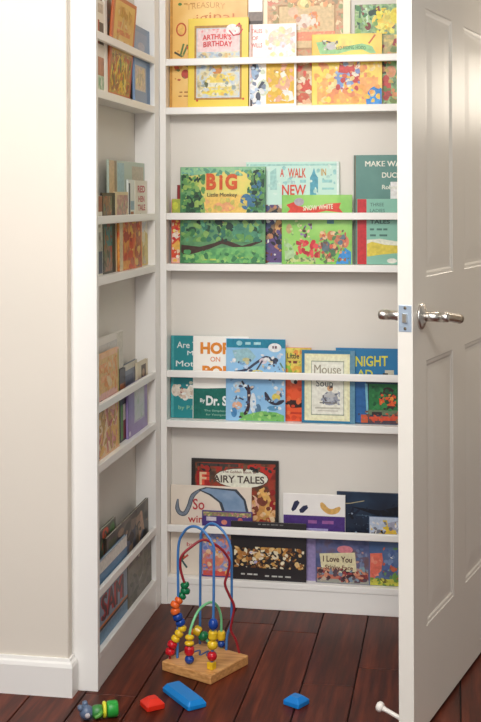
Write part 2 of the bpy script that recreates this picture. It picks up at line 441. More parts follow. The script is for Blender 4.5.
# small painted dabs that make up the pictures on the covers
LEAF = [(34, 74, 50), (60, 120, 70), (96, 150, 80), (130, 170, 90), (28, 56, 44)]
SPRAYS = {
 'large ochre': [('s', 172, 44, 187, 82, 12, [(120, 130, 70), (196, 96, 60), (214, 150, 70)], 1, 2.4)],
 'large cream': [('s', 267, -5, 279, 103, 40, [(196, 120, 80), (226, 180, 140), (150, 140, 90), (236, 206, 170)], 1.5, 4), ('s', 334, -5, 343, 103, 30, [(196, 150, 110), (150, 160, 110), (230, 200, 160)], 1.5, 3.5), ('s', 279, -5, 334, 8, 22, [(226, 160, 110), (170, 160, 110), (240, 210, 160)], 1.5, 4), ('s', 294, 12, 320, 30, 24, [(240, 220, 206), (226, 140, 90), (236, 190, 150), (206, 160, 140)], 1.2, 3.5), ('s', 294, 60, 314, 104, 40, [(214, 80, 60), (230, 180, 140), (190, 130, 90), (240, 216, 190)], 1.2, 4)],
 'yellow framed': [('s', 197, 53, 239, 72, 36, [(170, 184, 200), (206, 196, 180), (150, 150, 150), (214, 180, 120)], 1, 3), ('s', 200, 74, 236, 96, 50, [(236, 206, 96), (226, 220, 190), (190, 170, 110), (150, 160, 150), (240, 190, 80)], 1, 3.2), ('s', 198, 29, 238, 33, 12, [(244, 224, 220), (226, 150, 150)], .8, 1.8)],
 'small white and': [('s', 265, 27, 295, 58, 46, [(246, 232, 220), (240, 214, 196), (226, 220, 232), (244, 226, 170), (236, 200, 190)], 1.2, 4), ('s', 268, 62, 294, 102, 40, [(226, 180, 70), (236, 206, 110), (230, 170, 140), (244, 232, 214)], 1.2, 4), ('s', 250, 64, 266, 105, 30, [(190, 206, 226), (236, 232, 230), (120, 130, 150), (206, 214, 190)], 1, 3)],
 'leafy green': [('s', 356, 5, 384, 60, 60, LEAF + [(150, 190, 150), (120, 50, 40)], 1, 3.5), ('s', 376, 8, 402, 34, 40, [(240, 216, 60), (226, 190, 50), (206, 190, 80), (244, 226, 110)], 1.2, 3.5), ('s', 380, 36, 404, 104, 46, [(196, 170, 90), (110, 130, 70), (206, 140, 90), (160, 60, 56), (120, 150, 110)], 1.2, 4)],
 'wide bright': [('s', 314, 62, 380, 103, 80, [(240, 190, 80), (236, 160, 80), (244, 214, 90), (226, 140, 90), (240, 206, 140)], 1.2, 4.5), ('s', 334, 62, 360, 92, 34, [(190, 60, 60), (150, 170, 206), (236, 220, 200), (120, 140, 190), (200, 90, 70)], 1, 3.4), ('s', 322, 40, 338, 50, 14, [(196, 196, 180), (110, 110, 100), (226, 220, 200)], .8, 2)],
 'narrow strip': [('s', 172, 220, 184, 262, 26, [(236, 200, 170), (206, 60, 40), (240, 180, 80), (190, 40, 40)], 1, 2.5)],
 'pale mint': [('s', 248, 164, 336, 196, 40, [(176, 214, 204), (206, 230, 216), (150, 200, 196)], 1, 3), ('s', 263, 205, 284, 263, 60, [(92, 70, 120), (40, 34, 44), (220, 214, 206), (190, 130, 90), (120, 70, 50), (70, 80, 120)], 1, 3.6)],
 'wide green jungle': [('s', 181, 168, 264, 176, 60, [(110, 170, 150), (90, 150, 120), (150, 196, 150)], 1.2, 3.2), ('s', 181, 174, 205, 213, 90, LEAF + [(150, 180, 90)], 1.2, 4), ('s', 247, 170, 264, 213, 80, LEAF + [(60, 110, 140)], 1.2, 3.6), ('s', 205, 198, 247, 213, 24, [(236, 196, 100), (214, 190, 96), (190, 180, 90), (226, 170, 110)], 1.2, 3.4), ('s', 181, 217, 264, 242, 110, LEAF + [(50, 110, 90), (90, 160, 120)], 1.4, 4.5), ('s', 181, 250, 264, 263, 60, [(80, 150, 90), (120, 180, 100), (60, 120, 76), (150, 196, 110)], 1.2, 4)],
 'bright green book': [('s', 284, 214, 300, 263, 26, [(150, 196, 110), (190, 206, 140), (120, 170, 90)], 1, 3), ('s', 296, 240, 320, 258, 26, [(206, 44, 56), (180, 36, 50), (220, 80, 80)], 1.6, 4), ('s', 300, 222, 312, 240, 18, [(120, 90, 140), (90, 60, 50), (236, 196, 160), (150, 120, 160)], 1, 2.6), ('s', 318, 230, 346, 262, 70, [(220, 160, 110), (170, 110, 80), (96, 120, 130), (90, 130, 80), (200, 90, 70), (110, 80, 70), (226, 190, 150)], .9, 2.8), ('s', 286, 258, 350, 264, 30, [(110, 150, 80), (190, 200, 120), (90, 120, 70)], .8, 2)],
 'teal book with white': [('s', 170, 384, 194, 398, 26, [(230, 216, 200), (214, 190, 170), (240, 234, 224), (190, 170, 150)], 1, 3)],
 'sky blue': [('s', 230, 352, 284, 372, 34, [(120, 160, 200), (190, 206, 226), (206, 196, 160), (70, 80, 110), (226, 226, 226)], .7, 2.4), ('s', 230, 378, 284, 412, 60, [(120, 166, 210), (176, 206, 232), (210, 190, 170), (70, 80, 110), (226, 230, 232)], .7, 2.4), ('s', 240, 411, 284, 420, 24, [(120, 190, 100), (90, 160, 80), (160, 206, 120)], 1, 2.6)],
 'orange and red': [('s', 284, 347, 302, 374, 26, [(240, 206, 90), (200, 190, 80), (230, 150, 70), (150, 180, 70)], 1, 3), ('s', 284, 380, 302, 420, 20, [(226, 84, 36), (206, 66, 30), (236, 110, 60)], 1.5, 3.5)],
 'blue framed': [('s', 321, 390, 340, 404, 20, [(150, 154, 166), (180, 184, 190), (110, 114, 126)], .8, 2.4)],
 'deep blue': [('s', 372, 385, 404, 410, 40, [(30, 100, 56), (50, 130, 70), (24, 84, 50)], 1.2, 3.5), ('s', 381, 393, 396, 404, 16, [(226, 92, 44), (240, 150, 60), (206, 70, 40), (60, 44, 36)], .8, 2.2), ('s', 356, 410, 404, 422, 30, [(206, 84, 56), (110, 70, 60), (150, 110, 80), (60, 60, 76)], .9, 2.6)],
 'dark bordered': [('s', 195, 462, 275, 470, 40, [(60, 60, 56), (170, 50, 40), (110, 80, 60), (40, 40, 40)], 1, 3.2), ('s', 250, 486, 275, 530, 46, [(206, 150, 90), (226, 180, 130), (150, 40, 36), (120, 60, 44), (232, 200, 160)], 1.2, 4)],
 'dark navy': [('s', 340, 500, 400, 530, 30, [(20, 30, 50), (36, 56, 80), (14, 20, 34)], 1.5, 5, .4), ('s', 340, 512, 372, 532, 14, [(90, 110, 130), (60, 84, 110)], .4, .9)],
 'purple topped': [('s', 203, 531, 234, 572, 80, [(110, 130, 190), (220, 140, 120), (236, 190, 150), (190, 90, 100), (150, 160, 206), (230, 170, 90)], .9, 3.2), ('s', 203, 510, 251, 514.5, 30, [(206, 190, 130), (150, 120, 100), (190, 120, 130)], .6, 1.8)],
 'wide brown black': [('s', 234, 545, 304, 566, 240, [(70, 46, 34), (200, 150, 80), (226, 190, 130), (150, 96, 50), (236, 220, 190), (110, 70, 40), (40, 34, 34), (180, 120, 60)], .9, 3), ('s', 250, 550, 264, 562, 10, [(190, 180, 214), (230, 210, 190)], 1, 2.4)],
 'dusky blue': [('s', 317, 566, 368, 580, 90, [(150, 60, 60), (206, 140, 110), (90, 70, 80), (190, 170, 150), (120, 140, 160), (70, 44, 50)], .9, 2.8), ('s', 356, 545, 368, 568, 20, [(90, 110, 150), (120, 130, 160), (190, 150, 140)], .9, 2.6)],
 'blue book with a big': [('s', 370, 518, 402, 533, 36, [(190, 200, 220), (226, 196, 80), (120, 120, 130), (220, 216, 210)], .9, 2.6), ('s', 383, 545, 402, 577, 40, [(80, 100, 150), (120, 140, 180), (196, 100, 70), (100, 140, 90)], .9, 2.8), ('s', 370, 576, 402, 584, 24, [(196, 190, 80), (150, 150, 60), (110, 140, 60)], .9, 2.4), ('s', 371, 554, 382, 574, 10, [(222, 110, 90), (206, 96, 80), (230, 140, 116)], 1.4, 3)],
 'orange tan': [('s', 9, 57, 91, 94, 90, [(190, 130, 50), (230, 190, 60), (120, 130, 70), (206, 100, 50), (150, 90, 50), (236, 210, 120)], 4, 10, .5), ('s', 14, 8, 86, 50, 26, [(226, 186, 110), (214, 160, 86), (232, 200, 140)], 4, 10, .5)],
 'grey blue book with a cream': [('s', 8, 54, 68, 82, 30, [(226, 206, 170), (206, 190, 180), (190, 180, 150), (232, 214, 160)], 4, 10, .5)],
 'dark book with teal': [('s', 6, 4, 72, 96, 50, [(150, 110, 80), (60, 100, 110), (160, 60, 54), (90, 80, 70), (120, 130, 100)], 5, 14, .4)],
 'beige spotted': [('s', 20, 4, 98, 40, 40, [(206, 170, 150), (190, 130, 140), (160, 160, 140), (226, 210, 180)], 4, 10, .5)],
 'low orange': [('s', 15, 2, 98, 98, 60, [(206, 70, 44), (226, 150, 70), (170, 50, 44), (230, 190, 110), (190, 100, 70)], 3, 8, 1.6)],
 'white book with red': [('s', 10, 60, 98, 98, 20, [(214, 196, 130), (200, 186, 160), (226, 214, 180)], 5, 14, .8)],
 'peach book': [('s', 8, 55, 94, 97, 60, [(206, 120, 120), (230, 180, 100), (236, 206, 170), (190, 150, 80), (214, 150, 140)], 5, 14, .5), ('s', 10, 6, 92, 40, 40, [(232, 190, 120), (226, 150, 80), (238, 206, 160)], 4, 11, .4)],
 'dark photo': [('s', 4, 4, 97, 90, 80, [(44, 40, 34), (84, 90, 110), (120, 104, 90), (70, 64, 54), (150, 124, 100), (30, 28, 26)], 3, 8, 1.2)],
 'olive grey': [('s', 2, 2, 98, 98, 60, [(96, 92, 74), (80, 76, 64), (112, 106, 88), (100, 90, 84)], 4, 12, .8)],
 'red topped': [('s', 4, 4, 96, 30, 30, [(70, 80, 60), (206, 90, 50), (60, 60, 56), (110, 130, 90)], 4, 10, .4)],
}
TILT = R(2.4)
def book(label, cat_group, W, H, T, base, box_px, art, loc, rz=0.0, tilt=TILT, pageside=True):
    """W,H,T metres; art drawn in box_px units (x0,y0,x1,y1), y downwards"""
    root = tag(empty('picture_book', loc, (-tilt, 0, rz)), label, 'book', cat_group)
    bx0, by0, bx1, by1 = box_px
    mats = [base if not isinstance(base, tuple) else flat(base, .35)]
    def slot(m):
        if isinstance(m, tuple): m = ink(m)
        if m not in mats: mats.append(m)
        return mats.index(m)
    bm = bmesh.new()
    bt = min(.002, T*.22)
    box(bm, -W/2, W/2, -T, -T+bt, 0, H, 0, .0005)
    box(bm, -W/2, W/2, -bt, 0, 0, H, 0, .0005)
    # rounded spine
    n = 7; ring0 = []; ring1 = []
    for k in range(n):
        a = math.pi*k/(n-1)
        xx = -W/2 - .0016*math.sin(a); yy = -T/2 + (T/2)*math.cos(a) * -1
        ring0.append((xx, yy))
    for k in range(n-1, -1, -1):
        a = math.pi*k/(n-1)
        ring0.append((-W/2 + .0012, -T/2 - (T/2-.0004)*math.cos(a)))
    lo = [bm.verts.new((x, y, 0)) for x, y in ring0]; hi = [bm.verts.new((x, y, H)) for x, y in ring0]
    for k in range(len(lo)):
        k2 = (k+1) % len(lo); bm.faces.new((lo[k], lo[k2], hi[k2], hi[k]))
    bm.faces.new(lo); bm.faces.new(hi[::-1])
    bmesh.ops.recalc_face_normals(bm, faces=bm.faces[:])
    def P(px, py):
        u = (px-bx0)/(bx1-bx0); v = (by1-py)/(by1-by0)
        u = min(max(u, .0035), .9965); v = min(max(v, .003), .997)
        return (-W/2 + u*W, v*H)
    lift = -T - .0001
    def poly(pts, m):
        nonlocal lift
        vs = [bm.verts.new((*[q[0]], lift, q[1])) for q in [P(*p) for p in pts]]
        f = bm.faces.new(vs); f.material_index = slot(m)
        f.normal_update()
        if f.normal.y > 0: f.normal_flip()
        lift -= .00002
    extra = next((v for q, v in SPRAYS.items() if label.startswith(q)), [])
    art = [a for a in art if a[0] != 't'] + extra + [a for a in art if a[0] == 't']
    for a in art:
        k = a[0]
        if k == 'r':
            _, x0, y0, x1, y1, m = a; poly([(x0, y1), (x1, y1), (x1, y0), (x0, y0)], m)
        elif k == 'e':
            _, cx, cy, rx, ry, m = a
            poly([(cx + rx*math.cos(t*math.pi/10), cy + ry*math.sin(t*math.pi/10)) for t in range(20)], m)
        elif k == 'p':
            poly(a[1], a[2])
        elif k == 's':   # scatter of small painted dabs
            _, x0, y0, x1, y1, n_, cols, r0, r1 = a[:9]
            asp = a[9] if len(a) > 9 else 1.0
            rg = random.Random(len(label)*7 + int(x0 + y0)); l0 = lift
            for _i in range(n_):
                cx, cy = rg.uniform(x0, x1), rg.uniform(y0, y1); rr_ = rg.uniform(r0, r1); ph = rg.uniform(0, 3.1)
                ry = rr_*rg.uniform(.45, 1)*asp; ws = [rg.uniform(.75, 1.2) for _ in range(9)]
                pts = []
                for t in range(9):
                    ex, ey = rr_*ws[t]*math.cos(t*math.pi/4.5), ry*ws[t]*math.sin(t*math.pi/4.5)
                    pts.append((min(max(cx + ex*math.cos(ph) - ey*math.sin(ph), x0), x1), min(max(cy + ex*math.sin(ph) + ey*math.cos(ph), y0), y1)))
                poly(pts, rg.choice(cols)); lift += .000016
            lift -= .00002
        elif k == 'c':   # smooth brush stroke, width tapering to both ends
            _, pts, w, m = a
            sp = smooth_path([(x, y, 0) for x, y in pts], 6); n_ = len(sp); L_, R_ = [], []
            for i, p_ in enumerate(sp):
                d_ = (sp[min(i+1, n_-1)] - sp[max(i-1, 0)]).normalized()
                ww = w/2*min(1, .35 + 4*min(i, n_-1-i)/n_)
                L_.append((p_.x - d_.y*ww, p_.y + d_.x*ww)); R_.append((p_.x + d_.y*ww, p_.y - d_.x*ww))
            for i in range(n_-1):
                poly([L_[i], L_[i+1], R_[i+1], R_[i]], m); lift += .00002
            lift -= .00002
        elif k == 'l':   # thick line through points
            _, pts, w, m = a
            for (xa, ya), (xb, yb) in zip(pts, pts[1:]):
                dx, dy = xb-xa, yb-ya; L = math.hypot(dx, dy) or 1
                nx, ny = -dy/L*w/2, dx/L*w/2; ex, ey = dx/L*w*.3, dy/L*w*.3
                vs = [(xa+nx-ex, ya+ny-ey), (xb+nx+ex, yb+ny+ey), (xb-nx+ex, yb-ny+ey), (xa-nx-ex, ya-ny-ey)]
                poly(vs, m); lift += .00002
            lift -= .00002
        elif k == 't':   # lettering fitted to a box
            _, s, x0, y0, x1, y1, m = a[:7]
            bold = a[7] if len(a) > 7 else .01
            bend = a[8] if len(a) > 8 else 0
            rise = a[9] if len(a) > 9 else 0
            vs, ps = text_mesh(s, bold)
            mi = slot(m); bv = []
            for u, v, l_ in vs:
                px = x0 + u*(x1-x0); py = y1 - v*(y1-y0) - bend*(1-(2*u-1)**2) - rise*u
                q = P(px, py); bv.append(bm.verts.new((q[0], lift - l_, q[1])))
            for p_ in ps:
                try:
                    f = bm.faces.new([bv[i] for i in p_]); f.material_index = mi
                    f.normal_update()
                    if f.normal.y > 0: f.normal_flip()
                except ValueError: pass
            lift -= .00002
    link('cover', bm, mats, root, False, False)
    bm = bmesh.new()
    box(bm, -W/2+.0014, W/2-.0025, -T+bt+.0001, -bt-.0001, .0025, H-.0025)
    link('pages', bm, M_PAGES, root)
    return root

SHZ = {'A': ZA, 'B': ZB, 'C': ZC, 'D': ZD}
PITCH = .008
def back_book(label, grp, s, x0, x1, h, layer, px, base, art, T=.0069):
    y = .0445 - PITCH*layer
    return book(label, grp, x1-x0, h, T, base, px, art, ((x0+x1)/2, y, SHZ[s]+.0004 - {'C': .003, 'D': .007}.get(s, 0)))
def left_book(label, grp, s, y0, y1, h, layer, base, art, T=.0069, tilt=R(.4), dx=0):
    y0 = max(y0, -.599); y1 = min(y1, -.058)
    x = -.8702 - .0078*(3-layer) + dx
    return book(label, grp, y1-y0-.002, h, T, base, (0, 0, 100, 100), art, (x, (y0+y1)/2+.001, SHZ[s]+.0004), R(90), tilt)

WHITE = (244, 240, 232); CREAM = (238, 226, 200)
gA = 'picture books on the top shelf of the back bookcase'
gB = 'picture books on the second shelf of the back bookcase'
gC = 'picture books on the third shelf of the back bookcase'
gD = 'picture books on the lowest shelf of the back bookcase'

# --- top shelf
OCH = (226, 172, 84)
back_book('large ochre book with red curly lettering and berries, behind the yellow framed book', gA, 'A', -.8275, -.5930, .3460, 0, (167, -8, 247, 107.9),
    mottle([(214, 156, 66), (232, 184, 98), (240, 202, 124)], 6), [
    ('r', 167, -8, 169.5, 108, (196, 138, 54)),
    ('t', 'TREASURY', 184, 4, 224, 10, (210, 150, 80), .0, 2),
    ('e', 178.5, 29, 5.5, 7, (196, 84, 40)), ('e', 178.5, 29, 4, 5.4, (232, 180, 92)),
    ('t', 'riginals', 186, 17, 242, 28, (208, 126, 62), .0, 5),
    ('l', [(172, 52), (179, 56)], 2, (70, 60, 40)), ('l', [(178, 55), (181, 44)], 2, (96, 120, 60)), ('l', [(181, 54), (185, 45)], 2, (96, 120, 60)),
    ('e', 175, 66, 3.8, 4, (196, 84, 60)), ('e', 183, 74, 4.2, 4.6, (190, 72, 56)), ('e', 186, 65, 2.4, 2.4, (120, 130, 70)),
    ('r', 177.0, 91.4, 180.1, 92.7, (170, 110, 50)), ('r', 182.0, 91.4, 186.1, 92.7, (170, 110, 50)), ('r', 176.0, 95.4, 179.4, 96.7, (170, 110, 50)), ('r', 181.5, 95.4, 186.0, 96.7, (170, 110, 50)),
    ('e', 177, 3.5, 2, 1.5, (90, 130, 60)), ('r', 181.0, 2.5, 185.0, 4.0, (190, 140, 60)), ('r', 187.5, 2.5, 192.8, 4.0, (190, 140, 60))])
back_book('white book with a grey band, squeezed behind the yellow framed book', gA, 'A', -.5900, -.5482, .3352, 0, (247.5, -6, 262, 107.1), (236, 230, 222), [
    ('r', 247.5, 12, 262, 23, (132, 118, 110)), ('r', 247.5, 21, 262, 32, (70, 58, 50)), ('r', 247.5, 60, 262, 107, (120, 110, 104))])
back_book('large cream book with brown floral border, behind the pale and yellow books', gA, 'A', -.5452, -.2892, .3389, 0, (263, -9, 350, 106.2), (232, 214, 180), [
    ('r', 267, -5, 343, 103, mottle([(134, 116, 74), (190, 130, 78), (180, 150, 104), (200, 100, 66)], 45)),
    ('r', 277.5, 4.5, 335.5, 50, (170, 130, 84)), ('r', 279, 6, 334, 48, (216, 188, 142)),
    ('e', 304, 21, 8, 7, (240, 216, 200)), ('e', 313, 18, 5, 6, (232, 150, 82)), ('e', 293, 12, 5, 5, (230, 190, 160)),
    ('e', 304, 4, 7, 5, (238, 196, 130)), ('e', 304, 3, 4, 4, (248, 226, 160)),
    ('r', 297, 32, 335, 41, mottle([(232, 140, 80), (216, 110, 70), (240, 190, 130)], 60)),
    ('e', 305, 86, 7, 6, (206, 74, 54)), ('e', 303, 98, 6, 5, (196, 90, 60)), ('e', 309, 76, 5, 5, (226, 196, 150))])
back_book('yellow framed book with red arched title and blue tinted picture', gA, 'A', -.7678, -.5874, .2649, 2, (188, 18, 248, 107.3), (226, 196, 50), [
    ('r', 194, 25.5, 241.5, 100, (176, 128, 50)), ('r', 196, 28, 239.5, 98, (196, 202, 206)),
    ('r', 197, 29, 239, 52, (240, 202, 200)),
    ('t', "ARTHUR'S", 202, 35, 231, 40.5, (214, 50, 50), .03, 1), ('t', 'BIRTHDAY', 203, 42, 232, 47.5, (208, 50, 54), .03, 1),
    ('r', 197, 52, 239, 97, mottle([(150, 170, 190), (190, 200, 204), (214, 200, 150), (150, 140, 110)], 40)),
    ('e', 217, 70, 5, 5, (206, 130, 60)), ('e', 217, 66, 4, 3, (240, 190, 90)),
    ('p', [(202, 88), (207, 78), (212, 74), (223, 74), (228, 79), (232, 88)], (236, 206, 96)),
    ('r', 204, 83, 231, 87, (226, 222, 200)), ('e', 217, 93, 12, 3, (238, 216, 90)), ('e', 206, 84, 2, 4, (90, 96, 60)),
    ('e', 232, 30, 6.5, 5.5, (244, 238, 230)),
    ('l', [(229, 31), (233, 36), (239, 35), (242, 30)], 1.3, (200, 40, 50)), ('l', [(236, 27), (239, 24), (240.5, 29)], 1.2, (206, 60, 66)),
    ('e', 197, 100.5, 1.2, 1.2, (200, 80, 30)), ('e', 243, 99.5, 1.2, 1.2, (200, 80, 30))])
back_book('small white and mustard yellow book with red lettering at its left', gA, 'A', -.5830, -.4454, .2424, 2, (249.5, 24, 296, 106.3), (246, 238, 232), [
    ('r', 250, 24, 252.5, 106, (206, 170, 160)),
    ('t', 'TALES', 251, 29, 262, 33, (206, 90, 86)), ('t', 'OF', 252, 36, 258, 40, (206, 90, 86)), ('t', 'WILLS', 251, 43, 262, 47.5, (206, 80, 76)),
    ('e', 280, 38, 12, 9, mottle([(246, 226, 190), (240, 200, 170), (236, 232, 240)], 50)),
    ('r', 266, 58, 294, 104, (222, 178, 50)), ('e', 284, 84, 6, 8, (226, 170, 140)), ('p', [(278, 100), (284, 90), (292, 92), (294, 100), (288, 102)], (246, 236, 226)),
    ('e', 255, 71, 4, 9, (150, 176, 206)), ('e', 254, 66, 2, 4, (60, 60, 80)), ('e', 253, 90, 4, 8, (236, 232, 230)), ('e', 263, 88, 6, 8, (214, 220, 196)),
    ('l', [(258, 90), (263, 82)], 3, (60, 66, 84)), ('e', 258, 97, 2.5, 5, (70, 74, 90)),
    ('r', 274.0, 70.0, 278.3, 73.2, (196, 150, 50)), ('r', 281.0, 70.0, 286.7, 73.2, (196, 150, 50)), ('r', 250, 92, 252, 106, (60, 50, 50))])
back_book('leafy green book with a yellow flower, beside the door edge', gA, 'A', -.2748, -.0937, .2933, 0, (355, 4, 418, 104.9),
    mottle([(60, 100, 52), (108, 150, 84), (150, 184, 120), (90, 70, 44)], 45), [
    ('e', 384, 21, 12, 9, mottle([(240, 216, 60), (232, 190, 40), (196, 190, 60)], 60)), ('e', 396, 16, 6, 8, (238, 214, 70)),
    ('l', [(360, 6), (359, 32)], 2, (60, 110, 70)), ('l', [(366, 8), (368, 30)], 2, (196, 220, 190)), ('e', 368, 26, 3, 4, (120, 40, 30)),
    ('r', 383, 35, 400, 56, mottle([(220, 190, 90), (150, 140, 70), (200, 160, 90)], 50)),
    ('e', 386, 88, 5, 13, (196, 70, 62)), ('r', 382, 62, 386, 74, (50, 60, 40)), ('e', 391, 72, 5, 6, (216, 150, 110))])
back_book('wide bright yellow book with a green banner and a blue round spot', gA, 'A', -.3986, -.1961, .2071, 2, (312, 34, 382, 105.1),
    mottle([(226, 182, 56), (232, 204, 66), (236, 210, 90), (224, 156, 80)], 12), [
    ('p', [(316, 42), (326, 41), (327, 47), (337, 50), (350, 46), (362, 44), (372, 47), (376, 54), (370, 54), (362, 50), (350, 51), (338, 54), (320, 54)], (150, 200, 140)),
    ('t', 'RED RIDING HOOD', 336, 47, 366, 50.5, (70, 120, 80), .01, 1),
    ('e', 331, 46, 5, 4, (196, 190, 190)), ('l', [(326, 41), (336, 44)], 1.5, (70, 60, 60)), ('l', [(375, 36), (369, 44)], 1.6, (200, 90, 40)),
    ('r', 317, 78, 378, 104, mottle([(238, 180, 90), (232, 150, 70), (242, 206, 80)], 40)),
    ('p', [(340, 62), (352, 60), (356, 70), (360, 84), (346, 82), (336, 86)], (196, 60, 56)), ('p', [(335, 72), (348, 74), (354, 84), (344, 90), (334, 84)], (120, 150, 200)),
    ('e', 350, 63, 4, 4, (236, 196, 160)), ('e', 346, 90, 5, 4, (240, 226, 220)), ('e', 333, 87, 5, 5, (236, 220, 160)), ('e', 325, 68, 4, 5, (216, 150, 90)),
    ('l', [(345, 92), (349, 94)], 2.4, (90, 50, 40)), ('e', 360, 72, 5, 4, (238, 200, 110)),
    ('e', 376, 101, 10, 14, (40, 130, 206)), ('e', 375, 100, 5, 7, (60, 150, 220))])

# --- second shelf
back_book('thin dark red book corner showing behind the jungle book', gB, 'B', -.8069, -.6611, .2328, 0, (177, 185, 225, 263.3), (120, 34, 34), [('r', 177, 185, 179, 263, (150, 40, 40))])
back_book('narrow strip of an orange red patterned book left of the jungle book', gB, 'B', -.8219, -.6988, .1912, 1, (171.5, 199, 212, 263.4), (206, 72, 40), [
    ('r', 171.5, 199, 212, 219, (170, 180, 70)), ('e', 175, 206, 3, 4, (200, 204, 70)), ('p', [(172, 234), (181, 230), (181, 236), (172, 242)], (240, 214, 200)),
    ('p', [(172, 246), (178, 240), (182, 246), (178, 254)], (236, 176, 80)), ('e', 174, 231, 1.6, 1.6, (244, 214, 120)), ('e', 178, 257, 2, 2, (248, 226, 210)), ('r', 171.5, 258, 212, 263, (236, 180, 160))])
back_book('pale mint book with spaced red capitals and a blue tower', gB, 'B', -.5977, -.3228, .2991, 0, (246, 162, 339, 263.9), (190, 222, 208), [
    ('r', 246, 164, 339, 166, (160, 206, 196)), ('r', 336.5, 162, 339, 264, (220, 236, 224)),
    ('p', [(270, 190), (270, 172), (276, 168), (277, 190)], (160, 204, 196)),
    ('t', 'A', 280, 169, 284, 177, (216, 74, 50), .02), ('t', 'WALK', 288, 168.5, 306, 178, (214, 84, 50), .02), ('t', 'IN', 321, 169, 326, 176, (196, 150, 60), .02),
    ('t', 'in', 291, 180, 295, 184, (150, 180, 190)), ('t', 'NEW', 282, 185, 306, 195.5, (214, 70, 46), .02), ('t', 'YORK', 284, 200, 312, 211, (214, 70, 46), .02),
    ('p', [(310, 196), (310, 178), (312, 174), (314, 168), (315.5, 174), (318, 178), (318, 196)], (84, 160, 180)),
    ('r', 322, 180, 332, 183, (150, 204, 200)), ('r', 322, 188, 334, 190, (150, 204, 200)), ('r', 300, 180, 306, 183, (150, 204, 200)),
    ('r', 263, 206, 283, 263, (150, 120, 90)), ('p', [(262, 263), (265, 240), (276, 238), (283, 250), (283, 263)], (92, 70, 120)), ('e', 267, 227, 3, 9, (40, 30, 40)),
    ('c', [(266, 226), (277, 239), (281, 252)], 5, (30, 24, 30)), ('e', 279, 228, 4, 8, (236, 176, 110)), ('e', 271, 221, 5, 4, (220, 226, 220)), ('l', [(270, 214), (276, 211)], 3, (30, 40, 46)), ('e', 266, 258, 4, 6, (110, 54, 36))])
JUN = mottle([(28, 60, 44), (46, 96, 60), (60, 124, 84), (96, 150, 84)], 22)
back_book('wide green jungle book titled with big orange letters BIG', gB, 'B', -.7936, -.5383, .2855, 2, (180, 167, 265, 263.7), mottle([(50, 100, 64), (84, 140, 90), (110, 160, 100)], 22), [
    ('r', 180, 167, 265, 175, mottle([(110, 170, 140), (150, 196, 140)], 30)),
    ('p', [(188, 176), (240, 170), (253, 178), (250, 192), (246, 213), (208, 213), (203, 196), (192, 190)], mottle([(206, 204, 96), (226, 204, 104), (170, 186, 96)], 14)),
    ('p', [(203, 198), (215, 194), (244, 195), (246, 213), (205, 213)], (234, 190, 96)),
    ('e', 194, 182, 5, 5, mottle([(120, 160, 60), (180, 196, 90)], 70)), ('p', [(250, 172), (263, 170), (263, 212), (252, 204)], mottle([(34, 76, 50), (80, 130, 70)], 40)),
    ('e', 246, 202, 6, 8, (60, 110, 150)), ('l', [(254, 170), (256, 210)], 2, (40, 60, 40)), ('e', 197, 200, 5, 12, (48, 92, 52)), ('e', 190, 206, 6, 10, (40, 84, 56)),
    ('t', 'B', 206, 173.5, 216, 190, (206, 84, 30), .05), ('t', 'i', 219, 175, 222.5, 190, (206, 84, 30), .05), ('t', 'G', 225, 174, 237, 190, (206, 84, 30), .05),
    ('t', 'Little Monkey', 207, 193, 237, 198, (80, 80, 50), .015),
    ('e', 224, 207, 11, 5, (226, 160, 110)), ('r', 218, 222, 224, 236, (206, 140, 110)), ('l', [(220, 236), (221, 242)], 5, (70, 56, 40)),
    ('p', [(181, 245), (200, 247), (215, 243), (222, 239), (242, 246), (262, 240), (262, 242), (242, 250), (222, 244), (205, 251), (181, 257)], (64, 42, 30)),
    ('p', [(181, 259), (200, 252), (222, 248), (264, 246), (264, 263), (181, 263)], mottle([(70, 140, 84), (110, 180, 100), (60, 120, 76)], 25)),
    ('p', [(228, 226), (246, 222), (262, 230), (258, 240), (236, 240)], mottle([(40, 104, 84), (80, 150, 110)], 40)), ('r', 196, 259, 216, 260.5, (190, 200, 90)), ('r', 235, 257, 256, 258.5, (160, 190, 90))])
back_book('bright green book with a red title banner, right of the wide jungle book', gB, 'B', -.4883, -.2839, .2017, 2, (282, 195, 352, 264.4), mottle([(110, 176, 66), (136, 196, 84), (156, 206, 100)], 14), [
    ('p', [(286, 205), (294, 202), (298, 206), (310, 209), (326, 204), (341, 203), (339, 208), (343, 213), (326, 211), (312, 214), (287, 213), (290, 209)], (214, 62, 44)),
    ('t', 'SNOW WHITE', 303, 206, 333, 211, (240, 232, 200), .02, 0, 2), ('e', 299, 202, 5, 4, (170, 160, 170)),
    ('e', 289, 229, 3, 5, (190, 160, 110)), ('p', [(284, 240), (292, 246), (297, 258), (285, 262)], (170, 200, 150)),
    ('e', 323, 236, 3.5, 4.5, (220, 150, 90)), ('e', 331, 236, 4, 5, (200, 120, 70)), ('e', 338, 240, 4, 5, (196, 120, 90)), ('e', 326, 247, 4.5, 6, (96, 110, 120)), ('e', 333, 250, 4, 7, (80, 120, 80)), ('e', 329, 258, 3, 4, (120, 70, 60)),
    ('e', 345, 242, 4, 6, (210, 120, 90)), ('p', [(336, 264), (339, 255), (345, 248), (351, 252), (351, 264)], (56, 140, 206)), ('r', 292, 258, 316, 262, mottle([(90, 130, 70), (200, 210, 140), (110, 100, 80)], 90)), ('r', 327, 219, 334, 224, (80, 130, 140))])
